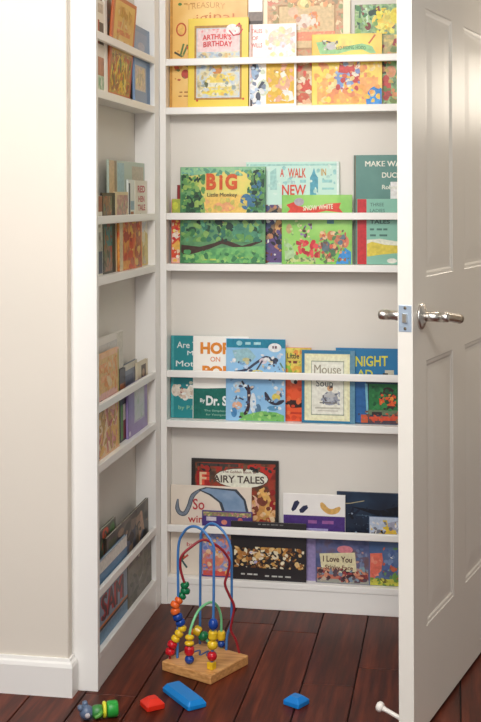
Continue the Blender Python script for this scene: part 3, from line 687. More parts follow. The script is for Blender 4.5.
back_book('tall dark teal book with pale capitals MAKE, beside the door edge', gB, 'B', -.2791, -.0752, .3169, 0, (354, 155, 425, 264.5), mottle([(66, 118, 108), (80, 132, 120)], 12), [
    ('r', 354, 155, 355.5, 264, (110, 92, 70)), ('t', 'MAKE WAY FOR', 365, 161, 423, 166.5, (236, 232, 214), .025), ('t', 'DUCKLINGS', 382, 172.5, 420, 178, (236, 232, 214), .025), ('t', 'Robert', 382, 185, 400, 189.5, (220, 222, 206), .02),
    ('r', 390.5, 182, 404, 199, (240, 236, 228))])
back_book('teal book with a red cloth spine and a yellow patch, beside the door edge', gB, 'B', -.2695, -.0894, .1894, 2, (357, 199, 420, 264.8), (122, 178, 156), [
    ('r', 357, 199, 366.5, 264.8, (196, 32, 40)),
    ('t', 'THREE', 370, 203, 384, 206.5, (70, 110, 100)), ('t', 'LADIES', 370, 209, 385, 212.5, (70, 110, 100)), ('t', 'TALES', 370, 220, 390, 224, (50, 80, 76), .02),
    ('r', 370.0, 228.6, 374.1, 230.6, (70, 110, 100)), ('r', 376.7, 228.6, 382.1, 230.6, (70, 110, 100)), ('r', 383.3, 228.6, 387.5, 230.6, (70, 110, 100)), ('r', 370.0, 234.6, 375.9, 236.6, (70, 110, 100)), ('r', 379.5, 234.6, 387.3, 236.6, (70, 110, 100)),
    ('p', [(367, 240), (380, 239), (400, 242), (420, 243), (420, 247), (367, 244)], (226, 226, 206)), ('p', [(367, 244), (372, 242), (385, 245), (400, 246), (420, 246), (420, 252), (400, 253), (380, 255), (367, 257)], (216, 196, 70)),
    ('e', 392, 261, 5, 2.5, (226, 226, 214))])
# --- third shelf
back_book('teal book with white handwritten lettering at the left end of its shelf', gC, 'C', -.8275, -.6475, .2442, 0, (168, 335, 230, 417.5), (30, 132, 138), [
    ('r', 168, 335, 171, 418, (70, 160, 164)), ('t', 'Are You', 174, 341, 204, 347.5, (226, 236, 228), .01), ('t', 'My', 185, 350, 196, 356, (226, 236, 228), .01), ('t', 'Mother?', 173, 360, 212, 366, (226, 236, 228), .01),
    ('e', 173, 390, 4.5, 6, (226, 214, 200)), ('e', 182, 393, 7, 5, (222, 206, 190)), ('e', 190, 390, 5, 6, (230, 220, 206)), ('e', 179.5, 391, 1.5, 4, (140, 40, 40)), ('e', 189, 382, 2, 1.5, (220, 220, 200)), ('e', 183, 397, 3, 3, (240, 232, 220)),
    ('t', 'by P.D.', 176, 405, 196, 410, (150, 190, 150), .01)])
back_book('white book with orange capitals over a dark green lower half', gC, 'C', -.7577, -.5920, .2449, 1, (193, 335.5, 248, 418.7), (244, 240, 232), [
    ('p', [(193, 388), (206, 388), (226, 387), (248, 386), (248, 419), (193, 419)], (14, 104, 92)),
    ('t', 'HOP', 200, 341.5, 230, 353.5, (226, 136, 40), .05), ('t', 'ON', 210, 356, 220, 361, (226, 150, 110), .02), ('t', 'POP', 202, 365, 231, 376, (226, 136, 40), .05),
    ('t', 'By', 200, 398, 205, 403, (226, 236, 228), .02), ('t', 'Dr. S', 206, 395, 227, 405, (236, 240, 232), .04),
    ('t', 'The Simplest', 204, 409, 226, 411.5, (150, 190, 170)), ('t', 'for Youngest', 206, 413, 226, 415.5, (150, 190, 170))])
back_book('orange and red book strip between the sky blue book and the framed cream book', gC, 'C', -.5517, -.4066, .2149, 0, (262, 346.5, 311, 420.1), (226, 84, 36), [
    ('r', 262, 346.5, 311, 374, (222, 196, 90)), ('r', 285, 347, 300, 353, (240, 214, 100)), ('t', 'Little', 287, 352, 299, 357.5, (50, 44, 40), .02), ('r', 288.0, 359.8, 291.1, 362.4, (120, 60, 40)), ('r', 293.0, 359.8, 297.1, 362.4, (120, 60, 40)),
    ('p', [(285, 362), (291, 362), (290, 374), (285, 374)], (150, 190, 60)), ('r', 291, 365, 301, 374, (236, 170, 70)), ('e', 294, 379, 3.5, 3.5, (238, 230, 220)), ('e', 295.5, 381, 1.8, 2, (30, 20, 20)),
    ('p', [(284, 396), (292, 399), (302, 399), (302, 406), (292, 407), (284, 402)], (52, 26, 22)), ('r', 284, 411, 302, 413, (196, 56, 24))])
SKY = (142, 190, 226)
back_book('sky blue book with a teal top band and a green hill', gC, 'C', -.6563, -.4808, .2403, 2, (226, 338, 285, 420.3), mottle([(126, 178, 220), (150, 196, 230)], 12), [
    ('r', 226, 338, 285, 347, (28, 128, 156)), ('e', 239, 342.5, 3, 2.5, (150, 200, 210)), ('r', 245.0, 341.3, 250.3, 343.9, (170, 214, 220)), ('r', 253.5, 341.3, 260.5, 343.9, (170, 214, 220)), ('e', 274.5, 346.5, 6.5, 4.5, (238, 240, 236)), ('r', 272.0, 344.8, 273.6, 347.4, (120, 90, 100)), ('r', 274.5, 344.8, 276.6, 347.4, (120, 90, 100)),
    ('p', [(232, 350), (248, 347), (256, 356), (250, 362), (236, 362)], (150, 190, 200)), ('e', 246, 359, 4, 2, (196, 190, 140)),
    ('c', [(234, 371), (246, 369), (256, 362), (266, 356), (274, 361), (268, 364)], 2.4, (60, 66, 90)), ('e', 263, 360, 4, 3, (214, 200, 210)), ('l', [(262, 360), (256, 370)], 1.6, (60, 60, 80)), ('e', 274, 359, 4, 2.6, (50, 60, 80)), ('e', 257, 371, 6, 2, (214, 200, 110)), ('l', [(280, 362), (284, 369)], 1.5, (96, 130, 110)),
    ('e', 239, 385, 6, 4, (190, 214, 236)), ('l', [(242, 381), (247, 389), (252, 386)], 2, (40, 40, 54)), ('c', [(248, 384), (249, 400), (246, 412), (239, 417)], 3.6, (60, 40, 50)), ('e', 253, 402, 3, 10, (216, 224, 232)),
    ('l', [(236, 396), (243, 399)], 1.5, (60, 60, 80)), ('e', 237, 405, 5, 4, (220, 170, 140)), ('e', 234, 412, 3, 5, (70, 130, 180)), ('e', 258, 408, 3, 5, (84, 120, 150)),
    ('p', [(238, 420), (246, 414), (262, 410), (276, 411), (284, 414), (284, 420)], (120, 186, 100)), ('r', 264.0, 413.5, 268.0, 415.1, (70, 130, 70)), ('r', 270.5, 413.5, 275.8, 415.1, (70, 130, 70)),
    ('c', [(265, 391), (269, 399), (276, 402), (284, 399)], 4, (50, 48, 64)), ('e', 276, 396, 4.2, 4, (216, 196, 90)), ('e', 273, 407, 6, 2.5, (90, 150, 190))])
back_book('deep blue book with yellow letters NIGHT and an orange glow picture', gC, 'C', -.3325, -.1137, .2178, 1, (336, 347.5, 412, 423.3), (16, 110, 160), [
    ('t', 'NIGHT', 355.5, 355.5, 388, 366, (214, 206, 60), .02, 0, 1), ('t', 'AD', 357, 369, 373, 377, (206, 206, 70), .02), ('r', 385, 369, 394, 376, (196, 190, 170)), ('r', 383, 372, 388, 377, (60, 60, 50)),
    ('r', 355, 377, 412, 423.3, (34, 60, 76)), ('r', 355, 381, 366, 422, (38, 96, 156)), ('r', 369, 383, 412, 410, (36, 116, 60)), ('p', [(365, 383), (367.5, 383), (368.5, 413), (366.5, 413)], (120, 180, 200)),
    ('e', 388, 398, 9, 12, (56, 40, 34)), ('p', [(380, 404), (379, 397), (383, 399), (386, 393), (389, 398), (394, 395), (393, 402), (396, 405)], (226, 92, 44)), ('r', 368, 409, 412, 414, (100, 120, 90)), ('r', 372, 411, 382, 414, (50, 40, 40)),
    ('r', 361, 414, 368, 422, (196, 88, 50)), ('p', [(369, 416), (412, 414), (412, 419), (369, 420)], (214, 80, 50)), ('r', 369, 420, 412, 423, (80, 60, 70))])
back_book('blue framed cream book with grey letters and a grey pot picture', gC, 'C', -.4310, -.2767, .2106, 2, (302, 349.5, 355, 422.5), (36, 112, 150), [
    ('r', 350.3, 349.5, 355, 422.5, (96, 140, 164)), ('r', 304.5, 353, 349.8, 420, (236, 226, 184)), ('r', 307, 355.5, 347.3, 418, (238, 230, 194)),
    ('r', 311, 360, 344, 414.5, (150, 160, 140)), ('r', 311.7, 361, 343.3, 413.5, (236, 232, 216)),
    ('t', 'Mouse', 314, 364, 341, 373, (158, 150, 132), .01), ('t', 'Soup', 316, 379, 333, 388, (90, 94, 96), .01),
    ('e', 330, 398, 8, 6.5, (150, 154, 166)), ('e', 330, 394, 6, 3, (190, 190, 190)), ('e', 330, 387.5, 3, 3, (206, 160, 120)), ('e', 331.5, 386, 1.4, 1.4, (90, 60, 50)), ('l', [(320, 402), (339, 402)], 1.2, (110, 104, 96)), ('l', [(323, 395), (326, 400)], 1.4, (90, 80, 80)), ('r', 315, 406.5, 340, 408, (190, 186, 170)), ('r', 318, 409.5, 338, 410.5, (196, 190, 176))])
# --- lowest shelf
back_book('dark bordered book with capitals on a white oval, tallest on its shelf', gD, 'D', -.7669, -.5052, .3417, 0, (191, 457.5, 278, 573.7), (44, 40, 38), [
    ('r', 194.5, 461, 275, 570, mottle([(120, 40, 30), (160, 60, 40), (90, 60, 40), (60, 44, 40)], 24)), ('r', 196, 462, 238, 465, (70, 60, 56)), ('p', [(250, 462), (274, 465), (270, 476), (240, 466)], (190, 50, 40)),
    ('e', 241, 476, 27.5, 10.5, (90, 60, 44)), ('e', 241, 476, 26.5, 9.5, (232, 228, 210)), ('t', 'FAIRY TALES', 209, 473.5, 264, 481, (84, 70, 60), .025, 0), ('t', 'The Golden Book of', 222, 468.5, 256, 471, (120, 70, 50), .01), ('t', 'F', 200, 471, 209, 484, (220, 80, 60), .06),
    ('p', [(196, 470), (208, 469), (210, 485), (196, 485)], (164, 36, 34)), ('t', 'F', 199, 471, 206, 484, (230, 190, 150), .02),
    ('p', [(258, 488), (268, 490), (274, 505), (274, 522), (264, 530), (256, 520)], (196, 140, 76)), ('l', [(262, 487), (269, 500), (266, 514), (272, 526)], 6, (226, 176, 100)), ('e', 272, 502, 3, 5, (150, 30, 30)), ('e', 268, 518, 3, 4, (170, 44, 36)), ('e', 253, 502, 6, 9, (220, 170, 150)), ('e', 262, 524, 4, 6, (226, 190, 120))])
back_book('dark navy night sky book beside the door edge, lowest shelf', gD, 'D', -.3318, -.1154, .2604, 0, (337, 490.5, 412, 581.2), mottle([(18, 26, 44), (24, 40, 62), (38, 60, 84)], 10), [
    ('r', 337, 490.5, 339, 581, (44, 60, 84)), ('l', [(338, 503), (350, 502), (364, 499)], .9, (170, 160, 130)), ('p', [(350, 505), (380, 508), (412, 500), (412, 512), (380, 514)], (14, 18, 30)),
    ('r', 356, 513, 372, 514, (60, 80, 100)), ('e', 352, 512, 1, 1, (160, 170, 190)), ('e', 356, 531, 1.2, 1.2, (150, 170, 190)), ('e', 344, 522, .8, .8, (150, 170, 190))])
back_book('cream book with an elephant trunk in slate grey and red letters', gD, 'D', -.8275, -.5845, .2623, 1, (168.5, 484, 251, 573.3), mottle([(222, 206, 190), (232, 220, 204)], 10), [
    ('c', [(175.5, 498), (175, 507), (178, 512), (183, 512), (187, 505), (191, 494), (200, 487)], 4.6, (70, 80, 92)), ('c', [(175.5, 498), (175, 507), (178, 512), (183, 512), (187, 505), (191, 494), (200, 487)], 2.8, (124, 134, 148)),
    ('p', [(196, 488), (204, 485), (236, 486), (245, 496), (249, 511), (222, 511), (218, 500), (208, 493)], (60, 66, 76)), ('p', [(199, 488), (206, 486), (234, 488), (243, 497), (246, 511), (225, 511), (221, 500), (210, 492)], mottle([(112, 140, 170), (140, 160, 186)], 30)),
    ('t', 'So', 191, 497, 203, 508, (190, 60, 66), .015), ('t', 'wint', 186, 514, 206, 521, (186, 66, 62), .015),
    ('e', 181, 556, 2, 3, (80, 90, 60)), ('l', [(179, 558), (185, 566)], 2, (60, 90, 90)), ('t', 'by', 185, 541, 193, 546, (196, 90, 90)), ('l', [(182, 557), (186, 554)], 2, (190, 80, 60))])
back_book('white book with dark slippers and a banana over a purple band', gD, 'D', -.4894, -.3077, .2510, 1, (283, 492, 345, 578.9), (236, 232, 228), [
    ('r', 283, 513.5, 345, 579, (74, 46, 120)), ('r', 283, 536, 345, 579, (150, 136, 180)), ('p', [(291, 508), (294, 500), (297.5, 498.5), (299.5, 501), (295.5, 508), (292.5, 510)], (40, 44, 76)), ('p', [(299, 508), (303, 504), (307, 503), (308, 506), (303, 511), (300, 511)], (40, 44, 76)),
    ('c', [(321, 500), (324, 505), (329, 508.5), (335, 508), (340, 504)], 5.5, (216, 170, 96)), ('r', 308.0, 518.0, 316.7, 521.2, (150, 90, 150)), ('r', 322.0, 518.0, 333.5, 521.2, (150, 90, 150)), ('r', 306, 526, 328, 529, (170, 160, 206))])
back_book('purple topped book with a circus scene, behind the toy wire loops', gD, 'D', -.7303, -.5803, .1925, 2, (202, 509, 252, 575.2), (72, 52, 120), [
    ('r', 203, 510, 251, 514, mottle([(196, 180, 120), (120, 140, 90), (190, 120, 110)], 90)), ('r', 206, 515, 216, 519, (206, 196, 206)), ('e', 224, 520, 3, 2.5, (214, 130, 110)), ('e', 240, 518, 2.5, 3, (200, 100, 100)), ('e', 233, 520, 2, 2, (110, 80, 150)),
    ('r', 202, 530, 252, 573, mottle([(110, 130, 180), (150, 160, 200), (206, 120, 120), (220, 150, 90)], 36)), ('e', 218, 556, 6, 8, (226, 140, 110)), ('e', 216, 551, 3, 3, (240, 210, 190)), ('e', 210, 562, 5, 5, (210, 110, 100)), ('r', 203, 569, 251, 574, (200, 80, 70))])
back_book('wide brown black book with a gold patterned crowd, front of lowest shelf', gD, 'D', -.6415, -.4198, .1678, 3, (231, 520, 306, 578.3), (40, 36, 38), [
    ('r', 258.0, 521.6, 260.7, 522.7, (120, 120, 116)), ('r', 262.3, 521.6, 265.9, 522.7, (120, 120, 116)), ('r', 266.7, 521.6, 269.4, 522.7, (120, 120, 116)), ('r', 271.0, 521.6, 274.6, 522.7, (120, 120, 116)), ('r', 275.3, 521.6, 278.0, 522.7, (120, 120, 116)), ('r', 279.7, 521.6, 283.2, 522.7, (120, 120, 116)), ('r', 233, 530, 304, 536, (48, 42, 56)),
    ('r', 241.0, 572.0, 244.9, 573.6, (196, 196, 190)), ('r', 247.3, 572.0, 252.5, 573.6, (196, 196, 190)), ('r', 253.7, 572.0, 257.6, 573.6, (196, 196, 190)), ('r', 265.0, 573.0, 269.2, 574.6, (190, 190, 184)), ('r', 271.8, 573.0, 277.3, 574.6, (190, 190, 184)), ('r', 278.5, 573.0, 282.7, 574.6, (190, 190, 184)), ('r', 285.2, 573.0, 290.8, 574.6, (190, 190, 184))])
back_book('dusky blue book with a cream note I Love You, lowest shelf', gD, 'D', -.3917, -.2381, .1460, 2, (316, 530, 369, 581.4), mottle([(70, 80, 120), (96, 100, 140), (110, 84, 90)], 24), [
    ('e', 345, 547, 8, 4, (214, 130, 140)), ('r', 317, 566, 368, 581, mottle([(150, 60, 60), (196, 120, 90), (90, 70, 80), (170, 150, 130)], 60)),
    ('p', [(319.5, 552), (355, 549.5), (357, 571), (322, 572)], (222, 212, 172)), ('t', 'I Love You', 323, 554, 352, 560, (80, 40, 36), .02), ('t', 'Stinky Face', 325, 563, 353, 569, (110, 50, 40), .015), ('e', 333, 573, 7, 5, (190, 110, 90)), ('e', 347, 575, 7, 4, (150, 60, 70)), ('r', 342, 569, 355, 577, (60, 40, 46)), ('e', 362, 567, 3, 5, (130, 160, 170)), ('r', 317, 577, 369, 581, (150, 150, 140)), ('e', 363, 575, 5, 4, (120, 56, 56))])
back_book('blue book with a big red curved shape above yellow grass, beside the door', gD, 'D', -.2371, -.1150, .1957, 2, (369.3, 515, 412, 583.9), mottle([(70, 96, 140), (96, 116, 150)], 16), [
    ('r', 369.3, 515, 412, 533, (182, 194, 214)), ('e', 374, 530, 4, 4, (206, 200, 196)), ('p', [(378, 532), (383, 525), (391, 523), (398, 532), (396, 538), (382, 538)], (226, 190, 60)), ('l', [(374, 531), (385, 529), (382, 533)], 2.4, (44, 36, 34)), ('e', 392, 528, 3, 3, (226, 180, 70)), ('p', [(384, 522), (398, 518), (398, 530)], (160, 160, 180)),
    ('p', [(370, 552), (382, 551), (383, 560), (380, 570), (374, 577), (370, 577)], (222, 110, 90)), ('e', 392, 554.5, 1.8, 1.8, (236, 236, 230)), ('l', [(384, 562), (390, 565), (396, 567)], 3, (196, 90, 60)), ('e', 388, 571, 6, 4, (80, 90, 130)), ('r', 370, 577, 412, 584, (190, 186, 70)), ('e', 383, 579, 4, 2.5, (100, 90, 40)), ('e', 396, 575, 4, 5, (110, 150, 70))])

# --- left bookcase
hA = 'books on the top shelf of the left bookcase'
hB = 'books on the second shelf of the left bookcase'
hC = 'books on the third shelf of the left bookcase'
hD = 'books on the lowest shelf of the left bookcase'
left_book('white and red brown book nearest the white end board, top left shelf', hA, 'A', -.596, -.491, .233, 2, (236, 228, 214), [
    ('r', 20, 22, 60, 48, (178, 84, 56)), ('r', 60, 24, 95, 48, (80, 72, 66)), ('r', 10, 62, 95, 82, mottle([(150, 84, 50), (190, 120, 80)], 40)), ('r', 10, 82, 95, 97, mottle([(110, 160, 120), (226, 226, 210)], 60)), ('r', 20, 4, 90, 14, (206, 190, 170))])
left_book('thin white book with a plain white face, left of the orange leaning book', hA, 'A', -.488, -.462, .276, 2, (240, 234, 224), [])
left_book('orange tan book with a red border leaning out over its rail', hA, 'A', -.456, -.234, .262, 3, (196, 100, 50), [
    ('r', 7, 4, 93, 96, mottle([(216, 170, 86), (226, 186, 104)], 20)), ('e', 50, 14, 28, 6, (200, 150, 60)), ('r', 22, 24, 76, 30, mottle([(206, 110, 60), (226, 170, 100)], 90)), ('r', 20, 32, 78, 37, (214, 130, 76)),
    ('p', [(15, 40), (85, 44), (85, 54), (15, 52)], (226, 204, 150)), ('l', [(30, 46), (60, 50)], 3, (130, 120, 100)), ('r', 7, 55, 93, 96, mottle([(170, 110, 40), (226, 180, 50), (150, 150, 70), (206, 110, 50), (120, 130, 80)], 36)), ('e', 40, 74, 20, 8, (236, 196, 50)), ('e', 50, 62, 14, 5, (206, 196, 90)), ('e', 30, 69, 9, 4, (206, 84, 40))], .0069, R(-4.6), -.0122).location.z += .0008
left_book('slim dark olive book squeezed between the plain white and the orange leaning book', hA, 'A', -.452, -.370, .282, 0, mottle([(90, 84, 50), (150, 90, 50), (70, 60, 44)], 40), [('r', 0, 0, 14, 100, (120, 130, 80)), ('r', 0, 0, 14, 30, (150, 80, 50))])
left_book('grey blue book with a cream panel, at the corner end of the top left shelf', hA, 'A', -.229, -.034, .216, 3, (116, 146, 184), [
    ('r', 10, 8, 82, 42, mottle([(140, 160, 190), (120, 146, 186)], 20)), ('e', 45, 26, 22, 6, (170, 176, 196)), ('r', 4, 52, 70, 84, (206, 196, 184)), ('r', 12, 56, 62, 82, mottle([(226, 200, 150), (206, 190, 180), (190, 170, 110)], 40)), ('r', 78, 46, 100, 98, (84, 124, 170))])
left_book('tall tan and pale mint book at the back of the second left shelf', hB, 'B', -.425, -.027, .295, 1, (176, 190, 176), [
    ('r', 0, 0, 14, 100, (206, 176, 136)), ('r', 14, 0, 20, 100, (150, 130, 104)), ('r', 22, 2, 40, 98, (160, 190, 196)), ('r', 62, 4, 96, 60, (190, 178, 156)), ('r', 66, 24, 90, 34, (196, 160, 150))])
left_book('small white book with a brown top beside the white end board', hB, 'B', -.593, -.512, .200, 2, (228, 222, 208), [
    ('r', 10, 0, 100, 20, (150, 84, 60)), ('r', 40, 25, 80, 40, (190, 180, 160)), ('r', 10, 46, 96, 70, mottle([(200, 196, 186), (120, 100, 90)], 50)), ('r', 10, 70, 96, 98, (70, 74, 96))])
left_book('dark book with teal and red patches on the second left shelf', hB, 'B', -.509, -.394, .208, 2, (60, 50, 42), [
    ('r', 4, 4, 72, 36, mottle([(150, 110, 70), (110, 90, 80), (176, 130, 90)], 50)), ('r', 8, 42, 70, 66, mottle([(50, 110, 126), (90, 130, 110)], 40)), ('r', 8, 66, 70, 97, mottle([(176, 50, 50), (150, 110, 90), (80, 70, 60)], 40)), ('r', 76, 0, 100, 100, (30, 26, 24))])
left_book('beige spotted book with a cream spine on the second left shelf', hB, 'B', -.391, -.266, .211, 2, (216, 198, 160), [
    ('r', 10, 4, 96, 40, mottle([(206, 180, 150), (186, 130, 130), (160, 150, 120)], 50)), ('r', 30, 42, 98, 98, (206, 120, 70))])
left_book('narrow white and blue book in the middle of the second left shelf', hB, 'B', -.263, -.198, .245, 2, (222, 224, 218), [
    ('r', 0, 4, 25, 44, (60, 64, 76)), ('r', 30, 24, 90, 34, (150, 176, 190)), ('r', 30, 36, 80, 44, (170, 110, 70)), ('r', 0, 45, 100, 100, (206, 130, 60))])
left_book('white book with red stacked lettering at the corner of the second left shelf', hB, 'B', -.195, -.048, .244, 2, (228, 220, 204), [
    ('t', 'RED', 20, 6, 80, 14, (196, 70, 80), .03), ('t', 'HEN', 24, 18, 74, 25, (196, 80, 86), .03), ('t', 'TALE', 20, 28, 80, 35, (190, 80, 86), .03), ('t', 'by', 40, 38, 60, 42, (110, 100, 90)),
    ('p', [(0, 100), (0, 70), (40, 52), (60, 56), (100, 64), (100, 100)], (214, 190, 110)), ('p', [(20, 50), (90, 48), (60, 64)], (214, 214, 216)), ('r', 30, 70, 70, 98, (190, 164, 110))])
left_book('low orange red book standing in front on the second left shelf', hB, 'B', -.385, -.154, .142, 3, mottle([(196, 60, 36), (214, 90, 50), (226, 160, 70), (160, 50, 40)], 34, stretch=(1.6, 1, .6)), [
    ('r', 0, 0, 14, 100, (216, 196, 160)), ('e', 55, 16, 10, 18, (226, 180, 76)), ('r', 42, 40, 58, 98, (214, 80, 50)), ('r', 72, 8, 96, 98, mottle([(150, 70, 50), (190, 110, 80), (120, 60, 60)], 60)), ('r', 14, 82, 45, 98, (226, 150, 60))])
left_book('tall white book at the back of the third left shelf', hC, 'C', -.579, -.292, .295, 1, (224, 218, 208), [('r', 10, 6, 90, 20, (206, 202, 196)), ('r', 78, 1, 99, 99, (212, 206, 192))])
left_book('peach book with orange letters and pink patches, third left shelf by end board', hC, 'C', -.599, -.391, .262, 3, mottle([(226, 170, 110), (236, 190, 140), (232, 180, 160)], 26), [
    ('r', 10, 5, 92, 40, (228, 186, 120)), ('r', 16, 10, 86, 18, mottle([(226, 130, 60), (236, 196, 130)], 90)), ('r', 20, 22, 80, 28, mottle([(226, 130, 70), (236, 196, 130)], 90)), ('r', 10, 38, 90, 50, (228, 180, 170)), ('e', 22, 52, 10, 8, (70, 84, 90)), ('r', 10, 60, 94, 98, mottle([(206, 110, 110), (226, 170, 90), (226, 196, 160), (190, 150, 70)], 40)), ('p', [(20, 62), (70, 68), (60, 74), (24, 70)], (176, 40, 60)), ('e', 60, 84, 20, 10, (214, 170, 90)), ('r', 2, 90, 14, 98, (120, 40, 36)), ('r', 94, 2, 100, 98, (190, 170, 80))])
left_book('small dark book with an orange and white lower half, third left shelf', hC, 'C', -.358, -.300, .195, 2, (52, 44, 52), [
    ('r', 4, 20, 96, 40, mottle([(190, 110, 40), (90, 50, 30)], 60)), ('r', 10, 50, 50, 97, (90, 140, 70)), ('r', 52, 50, 96, 72, (214, 206, 196)), ('r', 52, 72, 96, 97, (130, 40, 36))])
left_book('grey blue book with a pale top edge at the back of the third left shelf', hC, 'C', -.292, -.151, .197, 1, (110, 118, 134), [
    ('r', 0, 0, 100, 9, (206, 198, 180)), ('r', 84, 0, 100, 100, (206, 196, 176)), ('r', 14, 16, 70, 40, (96, 104, 124))])
left_book('cream book with a dark patch at the corner of the third left shelf', hC, 'C', -.177, -.060, .187, 2, (214, 200, 172), [
    ('r', 36, 6, 80, 30, (90, 72, 60)), ('r', 40, 26, 78, 36, (60, 40, 36)), ('e', 56, 18, 12, 6, (180, 150, 120))])
left_book('lilac book with a pale square panel, front of the third left shelf', hC, 'C', -.307, -.098, .142, 3, mottle([(142, 122, 176), (156, 138, 186)], 20), [
    ('r', 30, 14, 84, 78, (190, 186, 200)), ('r', 34, 17, 80, 74, mottle([(196, 204, 196), (206, 206, 210), (180, 196, 180)], 40)), ('e', 8, 92, 4, 5, (220, 210, 230)), ('e', 8, 8, 4, 5, (206, 196, 220)), ('r', 0, 0, 3, 100, (120, 100, 160))])
left_book('dark photo book with blue and tan figures, lowest left shelf by the corner', hD, 'D', -.483, -.019, .240, 2, mottle([(34, 30, 26), (66, 58, 48), (96, 86, 70)], 18), [
    ('r', 4, 6, 20, 30, (70, 80, 50)), ('r', 24, 20, 36, 70, (120, 110, 106)), ('p', [(40, 10), (54, 12), (56, 60), (42, 62)], (84, 92, 116)), ('r', 58, 14, 66, 60, (60, 66, 84)), ('p', [(74, 14), (84, 12), (90, 40), (84, 66), (74, 60)], (176, 140, 110)), ('e', 80, 12, 4, 5, (190, 150, 120)), ('r', 66, 1, 70, 20, (30, 26, 24))])
left_book('olive grey book with pale specks, front of the lowest left shelf', hD, 'D', -.313, -.047, .142, 3, mottle([(84, 80, 66), (104, 98, 80), (90, 80, 70)], 16), [
    ('r', 4, 4, 60, 26, (90, 72, 70)), ('e', 46, 20, 3, 3, (214, 204, 190)), ('p', [(46, 68), (66, 58), (66, 62), (46, 72)], (150, 146, 130)), ('r', 66, 6, 96, 40, (96, 90, 76))])
left_book('red topped book at the back of the lowest left shelf by the end board', hD, 'D', -.575, -.370, .267, 1, mottle([(60, 66, 56), (90, 110, 90), (110, 90, 80)], 30), [
    ('r', 2, 2, 98, 12, (70, 70, 62)), ('e', 52, 6, 14, 5, (206, 80, 40)), ('e', 84, 7, 10, 5, (60, 120, 60)), ('e', 14, 24, 16, 8, (196, 90, 50)), ('r', 4, 30, 60, 60, (150, 170, 180))])
left_book('blue book with bold red letters under a white top band, lowest left shelf', hD, 'D', -.599, -.318, .206, 3, (92, 132, 170), [
    ('r', 0, 0, 100, 15, (226, 222, 214)), ('r', 0, 15, 100, 38, (84, 128, 166)), ('r', 0, 38, 100, 86, (140, 156, 176)), ('t', 'SAM', 12, 44, 84, 74, (190, 50, 44), .08), ('t', 'SAM', 15, 45.5, 87, 75.5, (84, 40, 46), .02), ('r', 0, 78, 100, 81, (206, 120, 50)), ('r', 0, 81, 100, 84, (50, 40, 40)), ('r', 0, 86, 100, 100, (110, 150, 180))])

# ------------------------------------------------------------------ bead maze toy
BC = Vector((-.6230, -.4450, 0))
maze = tag(empty('bead_maze', BC), 'wooden bead maze toy with blue, red and green wire loops on the floor', 'toy')
def mz(name, bm, mat, lab=None, smooth=True, parent=None):
    o = link(name, bm, mat, None, smooth)
    local(o, maze) if parent is None else None
    if lab: o['label'] = lab
    return o
ang = math.atan2(-.071, .145)
bm = bmesh.new()
box(bm, -.0785, .0785, -.080, .080, .0003, .0245, 0, .003)
bmesh.ops.rotate(bm, verts=bm.verts[:], cent=(0, 0, 0), matrix=Matrix.Rotation(ang, 3, 'Z'))
bmesh.ops.translate(bm, verts=bm.verts[:], vec=BC)
pts = smooth_path([(-.668, -.425, .0245), (-.648, -.40, .0245), (-.640, -.43, .0245), (-.625, -.40, .0245), (-.622, -.43, .0245), (-.606, -.41, .0245), (-.615, -.395, .0245)], 5)
tube(bm, pts, .0028, 6, 1)
base = mz('base', bm, [M_PINE, flat((74, 92, 140), .5)], None, False)
BLUE = (66, 122, 184); RED = (150, 34, 44); GREEN = (120, 196, 140)
loop1 = [(-.694,-.456,.02),(-.691,-.457,.173),(-.69,-.458,.306),(-.673,-.467,.35),(-.649,-.48,.369),(-.623,-.495,.368),(-.603,-.506,.354),(-.587,-.514,.332),(-.586,-.515,.298),(-.588,-.514,.148),(-.594,-.511,.02)]
loop2 = [(-.657,-.353,.02),(-.656,-.353,.114),(-.654,-.354,.285),(-.65,-.356,.32),(-.623,-.366,.347),(-.592,-.378,.335),(-.572,-.386,.306),(-.565,-.389,.271),(-.565,-.389,.131),(-.567,-.388,.094),(-.578,-.383,.061),(-.581,-.382,.02)]
redw = [(-.712,-.465,.02),(-.709,-.464,.052),(-.694,-.458,.081),(-.682,-.453,.101),(-.692,-.457,.129),(-.7,-.46,.156),(-.689,-.456,.173),(-.675,-.45,.192),(-.675,-.45,.21),(-.682,-.453,.236),(-.686,-.455,.262),(-.682,-.453,.285),(-.66,-.444,.306),(-.631,-.432,.322),(-.604,-.421,.31),(-.58,-.412,.288),(-.567,-.406,.261),(-.572,-.408,.23),(-.578,-.411,.205),(-.568,-.407,.176),(-.556,-.402,.146),(-.561,-.404,.111),(-.564,-.405,.085),(-.552,-.4,.058),(-.543,-.396,.02)]
greenw = [(-.655,-.489,.02),(-.655,-.488,.084),(-.652,-.483,.113),(-.641,-.461,.144),(-.628,-.436,.156),(-.613,-.406,.154),(-.602,-.384,.135),(-.596,-.372,.103),(-.596,-.371,.066),(-.596,-.371,.02)]
loww = [(-.680,-.371,.02),(-.680,-.371,.05),(-.669,-.372,.067),(-.655,-.373,.064),(-.642,-.374,.052),(-.628,-.375,.036),(-.622,-.375,.02)]
WIRES = {}
for nm, pts, c, lab in (('loop1', loop1, BLUE, 'blue wire loop'), ('loop2', loop2, BLUE, 'blue wire loop'), ('redw', redw, RED, 'wavy red wire'), ('greenw', greenw, GREEN, 'low green wire loop'), ('loww', loww, (110, 186, 130), 'short green wire loop')):
    pp = smooth_path(pts, 10); WIRES[nm] = pp
    bm = bmesh.new(); tube(bm, pp, .0034, 12)
    mz('wire', bm, flat(c, .3), lab)
